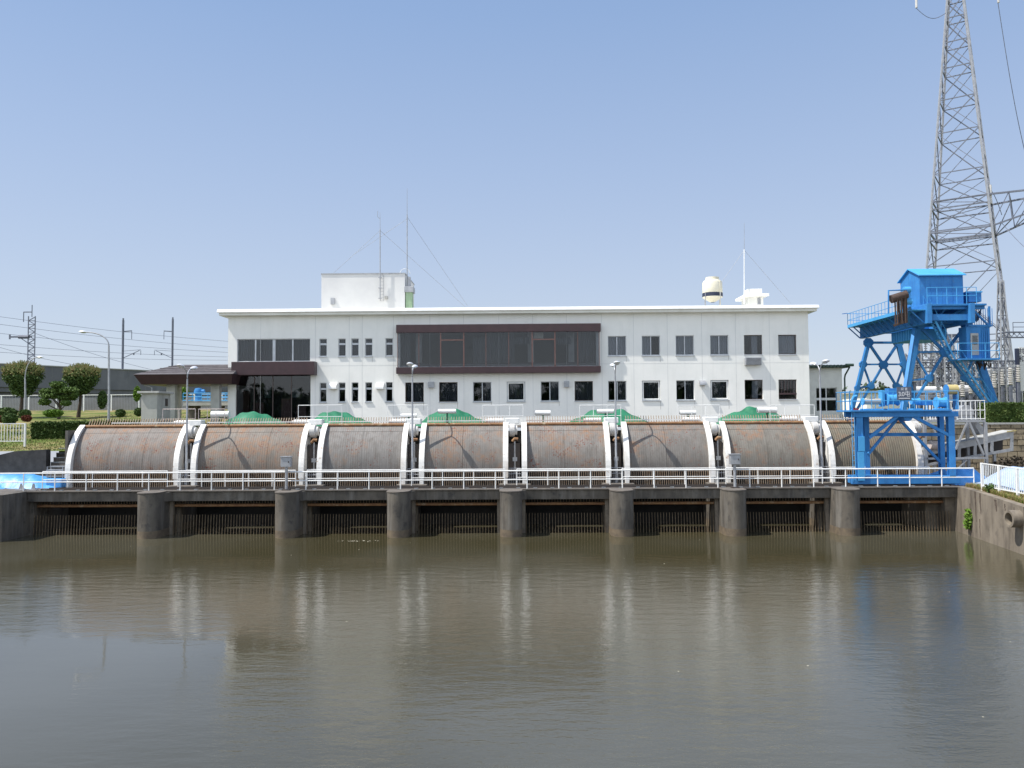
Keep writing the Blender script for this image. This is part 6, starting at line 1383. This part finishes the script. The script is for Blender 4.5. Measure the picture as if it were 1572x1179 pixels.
m_.bar(P(1486, 500, 51), P(1522, 500, 51), .12); m_.bar((A_[1], 51, A_[3]), (A_[1], 51, ztd - .1), .1, upv=(0, 1, 0)); m_.build('hanger_rods', 'blue', cr)
m_ = MB(); rnd = random.Random(3)
for k in range(9):
    x0_, x1_ = P(1488 + k, 474, 51.2).x, P(1506 + k * .7, 472, 51.2).x; dp = .35 + .05 * k; m_.tube([(x0_ + (x1_ - x0_) * t, 51.2 + .05 * k, ztd - .25 - dp * math.sin(math.pi * t)) for t in [j / 10 for j in range(11)]], .028, 6)
m_.build('hanging_cables', 'black', cr)
m_ = MB()
for k in range(14): x_ = P(1503 + rnd.uniform(0, 18), 556, 51.3).x; y_ = 51.1 + rnd.random() * .6; m_.tube([(x_, y_, A_[2] - .1), (x_ + rnd.uniform(-.1, .1), y_, A_[2] - .4 - rnd.random() * .3), (x_ + rnd.uniform(-.3, .3), y_, A_[2] - .25)], .03, 5)
m_.build('cable_bundle', 'rusthose', cr)
# stairs
def stair(a, b, Ya_, Yb_, name='stair'):
    p, q = P(a[0], a[1], Ya_), P(b[0], b[1], Yb_); m_ = MB(); off = Vector((0, .5, 0)); u = Vector((0, 0, .75))
    for o_ in (Vector((0, 0, 0)), off):
        m_.bar(p + o_, q + o_, .05, .11); m_.tube([p + o_ + u, q + o_ + u], .016, 6)
        for k in range(7): r_ = (p + o_).lerp(q + o_, k / 6); m_.tube([r_, r_ + u], .016, 5)
    for k in range(14): r_ = p.lerp(q, (k + .5) / 14); m_.box(r_.x - .07, r_.x + .07, r_.y + .03, r_.y + .57, r_.z - .008, r_.z + .008)
    m_.build(name, 'bluelight', cr)
stair((1424, 470), (1466, 551), 50.7, 50.7); stair((1474, 553), (1532, 634), 50.9, 50.9)
# rusty hose bundle and its pipe frame at the left
hx0, hx1 = P(1371, 470, 50.3).x, P(1391, 470, 50.3).x; zt_ = P(1380, 455, 50.3).z; zb_ = P(1380, 500, 50.3).z
m_ = MB(); m_.tube([(hx0 - .12, 50.3, zt_ - .18), (hx1 + .05, 50.3, zt_ + .12)], .27, 14); hb = m_.build('hose_roller', 'rusthose', cr)
m_ = MB(); rnd = random.Random(6)
for k in range(15): x = hx0 + .12 + (hx1 - hx0 - .12) * k / 14; yy = 50.2 + rnd.uniform(-.1, .15); m_.tube([(x, yy, zt_), (x + rnd.uniform(-.03, .03), yy, (zt_ + zb_) / 2), (x + rnd.uniform(-.05, .05), yy, zb_ + .15 * k / 14 + rnd.uniform(0, .06))], .046, 5)
m_.bar((hx0 - .02, 50.2, zb_), (hx1, 50.2, zb_ + .3), .14, .14); m_.build('hose_strands', 'rusthose', hb)
m_ = MB(); q = [P(1364, 481, 50.3), P(1364, 446, 50.3), P(1392, 445, 50.3), P(1394, 456, 50.3)]; m_.tube(q, .055, 8); m_.build('pipe_frame', 'blue', cr)
m_ = MB(); q = P(1391, 445, 50.5); m_.tube([(q.x - .15, 50.5, q.z), (q.x + .25, 50.5, q.z)], .2, 14); m_.tube([(q.x - .1, 50.5, q.z - .75), (q.x + .3, 50.5, q.z - .75)], .2, 14); m_.box(q.x - .1, q.x + .2, 50.45, 50.8, ztd, q.z); m_.build('reel_motor', 'bluelight', cr)

# the crane is a quarter larger than drafted and stands beyond the hedge, its feet on the ground there
K = 1.25; cr.scale = (K, K, K); cr.location = Vector((base_.x * K, base_.y * K, CH + (base_.z - CH) * K))
# ------------------------------------------------------------------ grey stair tower, conveyor, stone wall at right
Yw = 57.6; m_ = MB(); xs0_ = P(1415, 690, Yw).x
e = empty('stone_wall', (xs0_ + 8, Yw, DZ), 'brown stone block retaining wall below the tall hedge at right', 'wall'); rnd = random.Random(12)
m_.box(xs0_, 75, Yw, Yw + .5, 2, 6.04); m_.build('wall_core', 'conc', e); m_ = MB(); z = 2.5; row = 0
while z < 5.9:
    x = xs0_ - (row % 2) * .35; 
    while x < 60:
        w_ = .66 + rnd.uniform(-.04, .04); d_ = rnd.uniform(.02, .09); m_.box(x, x + w_, Yw - .05 - d_, Yw - .003, z, z + .36); x += w_ + .05
    z += .41; row += 1
M['stone'] = mat('stone_blocks', (0.33, 0.27, 0.18), (0.22, 0.18, 0.12), .9, scale=2.2, bump=.5, bscale=10, spots=((0.12, 0.1, 0.07), 3, .55, .7)); m_.build('blocks', 'stone', e)
MB().box(xs0_, 75, Yw - .15, Yw + .6, 6.045, 6.16).build('wall_cap', 'conc_light', e)
# white railed platform on grey legs
Yp_ = 52.4; e = empty('access_platform', (P(1470, 650, Yp_).x, Yp_, DZ), 'raised platform with white railing on grey braced legs right of the crane portal', 'platform')
X0, X1 = P(1424, 648, Yp_).x, P(1513, 648, Yp_).x; zpl = P(1470, 644.5, Yp_).z
MB().box(X0, X1, Yp_, Yp_ + 2.4, zpl - .16, zpl).build('floor', 'galv', e)
for px in (1421, 1514.5): x = P(px, 680, Yp_).x; MB().box(x - .09, x + .09, Yp_ - .0, Yp_ + .18, DZ - .02, zpl - .161).build('leg', 'galv', e); MB().box(x - .09, x + .09, Yp_ + 2.1, Yp_ + 2.28, DZ - .02, zpl - .161).build('leg', 'galv', e)
m_ = MB(); a_ = P(1484.5, 649, Yp_); m_.bar(a_, P(1467, 690, Yp_), .1); m_.bar(P(1488, 649, Yp_), P(1510, 698, Yp_), .12); m_.bar(P(1424, 704, Yp_), P(1514, 703, Yp_), .12); m_.bar(P(1428, 649, Yp_), P(1450, 690, Yp_), .1); m_.bar(P(1484, 706, Yp_), P(1462, 728, Yp_), .07); m_.build('braces', 'galv', e)
q = MB()
for (xa_, xb_) in ((X0, P(1450, 640, Yp_).x), (P(1470, 640, Yp_).x, X1)):
    for f in (1, .5, .05): q.tube([(xa_, Yp_ + .05, zpl + 1.25 * f), (xb_, Yp_ + .05, zpl + 1.25 * f)], .025, 6)
    for k in range(7): x = xa_ + (xb_ - xa_) * k / 6; q.tube([(x, Yp_ + .05, zpl), (x, Yp_ + .05, zpl + 1.25)], .024, 6)
for f in (1, .5): q.tube([(X1, Yp_, zpl + 1.25 * f), (X1, Yp_ + 2.3, zpl + 1.25 * f)], .025, 6)
q.tube([(X0, Yp_ + 2.35, zpl + 1.25), (X1, Yp_ + 2.35, zpl + 1.25)], .025, 6)
for k in range(9): x = X0 + (X1 - X0) * k / 8; q.tube([(x, Yp_ + 2.35, zpl), (x, Yp_ + 2.35, zpl + 1.25)], .02, 6)
q.build('railing', 'white', e)
# grey hopper on it
A_ = rect(1473, 631, 1490, 641, 53.2); e2 = empty('hopper', ((A_[0] + A_[1]) / 2, 53.5, zpl), 'grey hopper head with chute standing on the railed platform', 'hopper')
m_ = MB(); x0, x1 = P(1471, 640, 53.2).x, P(1494, 640, 53.2).x; z0, z1 = zpl + .02, P(1480, 622, 53.2).z
m_.prism([(x0, z0 + .3), (x0, z0 + .55), (x0 + .15, z1 - .15), (x0 + .4, z1), (x1 - .3, z1), (x1, z0 + .6), (x1, z0 + .3)], 'y', 53.1, 54.2); m_.build('hood', 'galv', e2)
m_ = MB(); m_.prism([(x0 + .3, z0), (x1 - .1, z0), (x1 - .05, z0 + .298), (x0 + .2, z0 + .298)], 'y', 53.2, 54.1); m_.prism([(x1 - .3, z0 + .4), (x1, z0 + .3), (x1 + 1.0, z0 - .9), (x1 + .5, z0 - 1.0)], 'y', 53.3, 53.9); m_.build('chute', 'galv', e2)
# conveyor: long tilted truss box
Yv = 54.2; e = empty('conveyor', (P(1490, 700, Yv).x, Yv, DZ), 'long grey tilted conveyor casing with dark openings in front of the stone wall', 'conveyor')
pa, pb_ = P(1420, 692, Yv), P(1556, 662, Yv); qa, qb = P(1420, 716, Yv), P(1556, 692, Yv)
L = lambda a, b, t: a.lerp(b, t)
def quadbox(mb, a, b, c, d, y0, y1):
    mb.prism([(a.x, a.z), (b.x, b.z), (c.x, c.z), (d.x, d.z)], 'y', y0, y1)
m_ = MB(); quadbox(m_, L(pa, pb_, 0), L(pa, pb_, 1), L(pb_, qb, .33), L(pa, qa, .33), Yv, Yv + .08); quadbox(m_, L(pa, qa, .85), L(pb_, qb, .85), qb, qa, Yv, Yv + .08)
for t in (0, .19, .37, .55, .74, .965):
    a, b = L(pa, pb_, t), L(pa, pb_, t + .035); c, d = L(qa, qb, t + .035), L(qa, qb, t); quadbox(m_, L(a, d, .33), L(b, c, .33), L(b, c, .85), L(a, d, .85), Yv + .002, Yv + .078)
m_.build('side_frame', 'galv', e); m_ = MB(); quadbox(m_, pa + Vector((0, 0, .02)), pb_ + Vector((0, 0, .02)), qb, qa, Yv + 1.2, Yv + 1.28); m_.build('rear_frame', 'darksteel', e)
m_ = MB(); quadbox(m_, L(pa, pb_, .0) + Vector((0, 0, .06)), pb_ + Vector((0, 0, .06)), pb_ + Vector((0, 0, .0)), pa, Yv - .05, Yv + 1.3); m_.build('top_cover', 'conc_light', e)
m_ = MB()
for t in (.12, .45, .8): q = L(qa, qb, t); m_.box(q.x - .08, q.x + .08, Yv + .1, Yv + .26, DZ - .02, q.z + .05)
m_.build('stands', 'galv', e)
MB().bar(P(1546, 662.5, 54.1), P(1560, 661, 54.1), .06, .07).build('yellow_handle', 'yellow', e)
m_ = MB(); q = P(1436, 676, 54.0); m_.tube([(q.x - .4, 54, q.z - .3), (q.x + .4, 54, q.z - .35)], .3, 12); m_.build('drive_motor', 'pinkwhite', e)
# dark mound of debris at right
m_ = MB(); rnd = random.Random(14); c_ = P(1558, 722, 52); foliage(m_, (c_.x, 52, DZ + .2), (1.6, 1.2, 1.15), 1500, .14, rnd, (0,), .3); M['debris'] = leaf('debris', (0.03, 0.025, 0.02), (0.05, 0.04, 0.03), (0.08, 0.06, 0.04)); m_.build('debris_pile', 'debris', label='dark pile of raked plant debris before the stone wall', cat='debris pile')
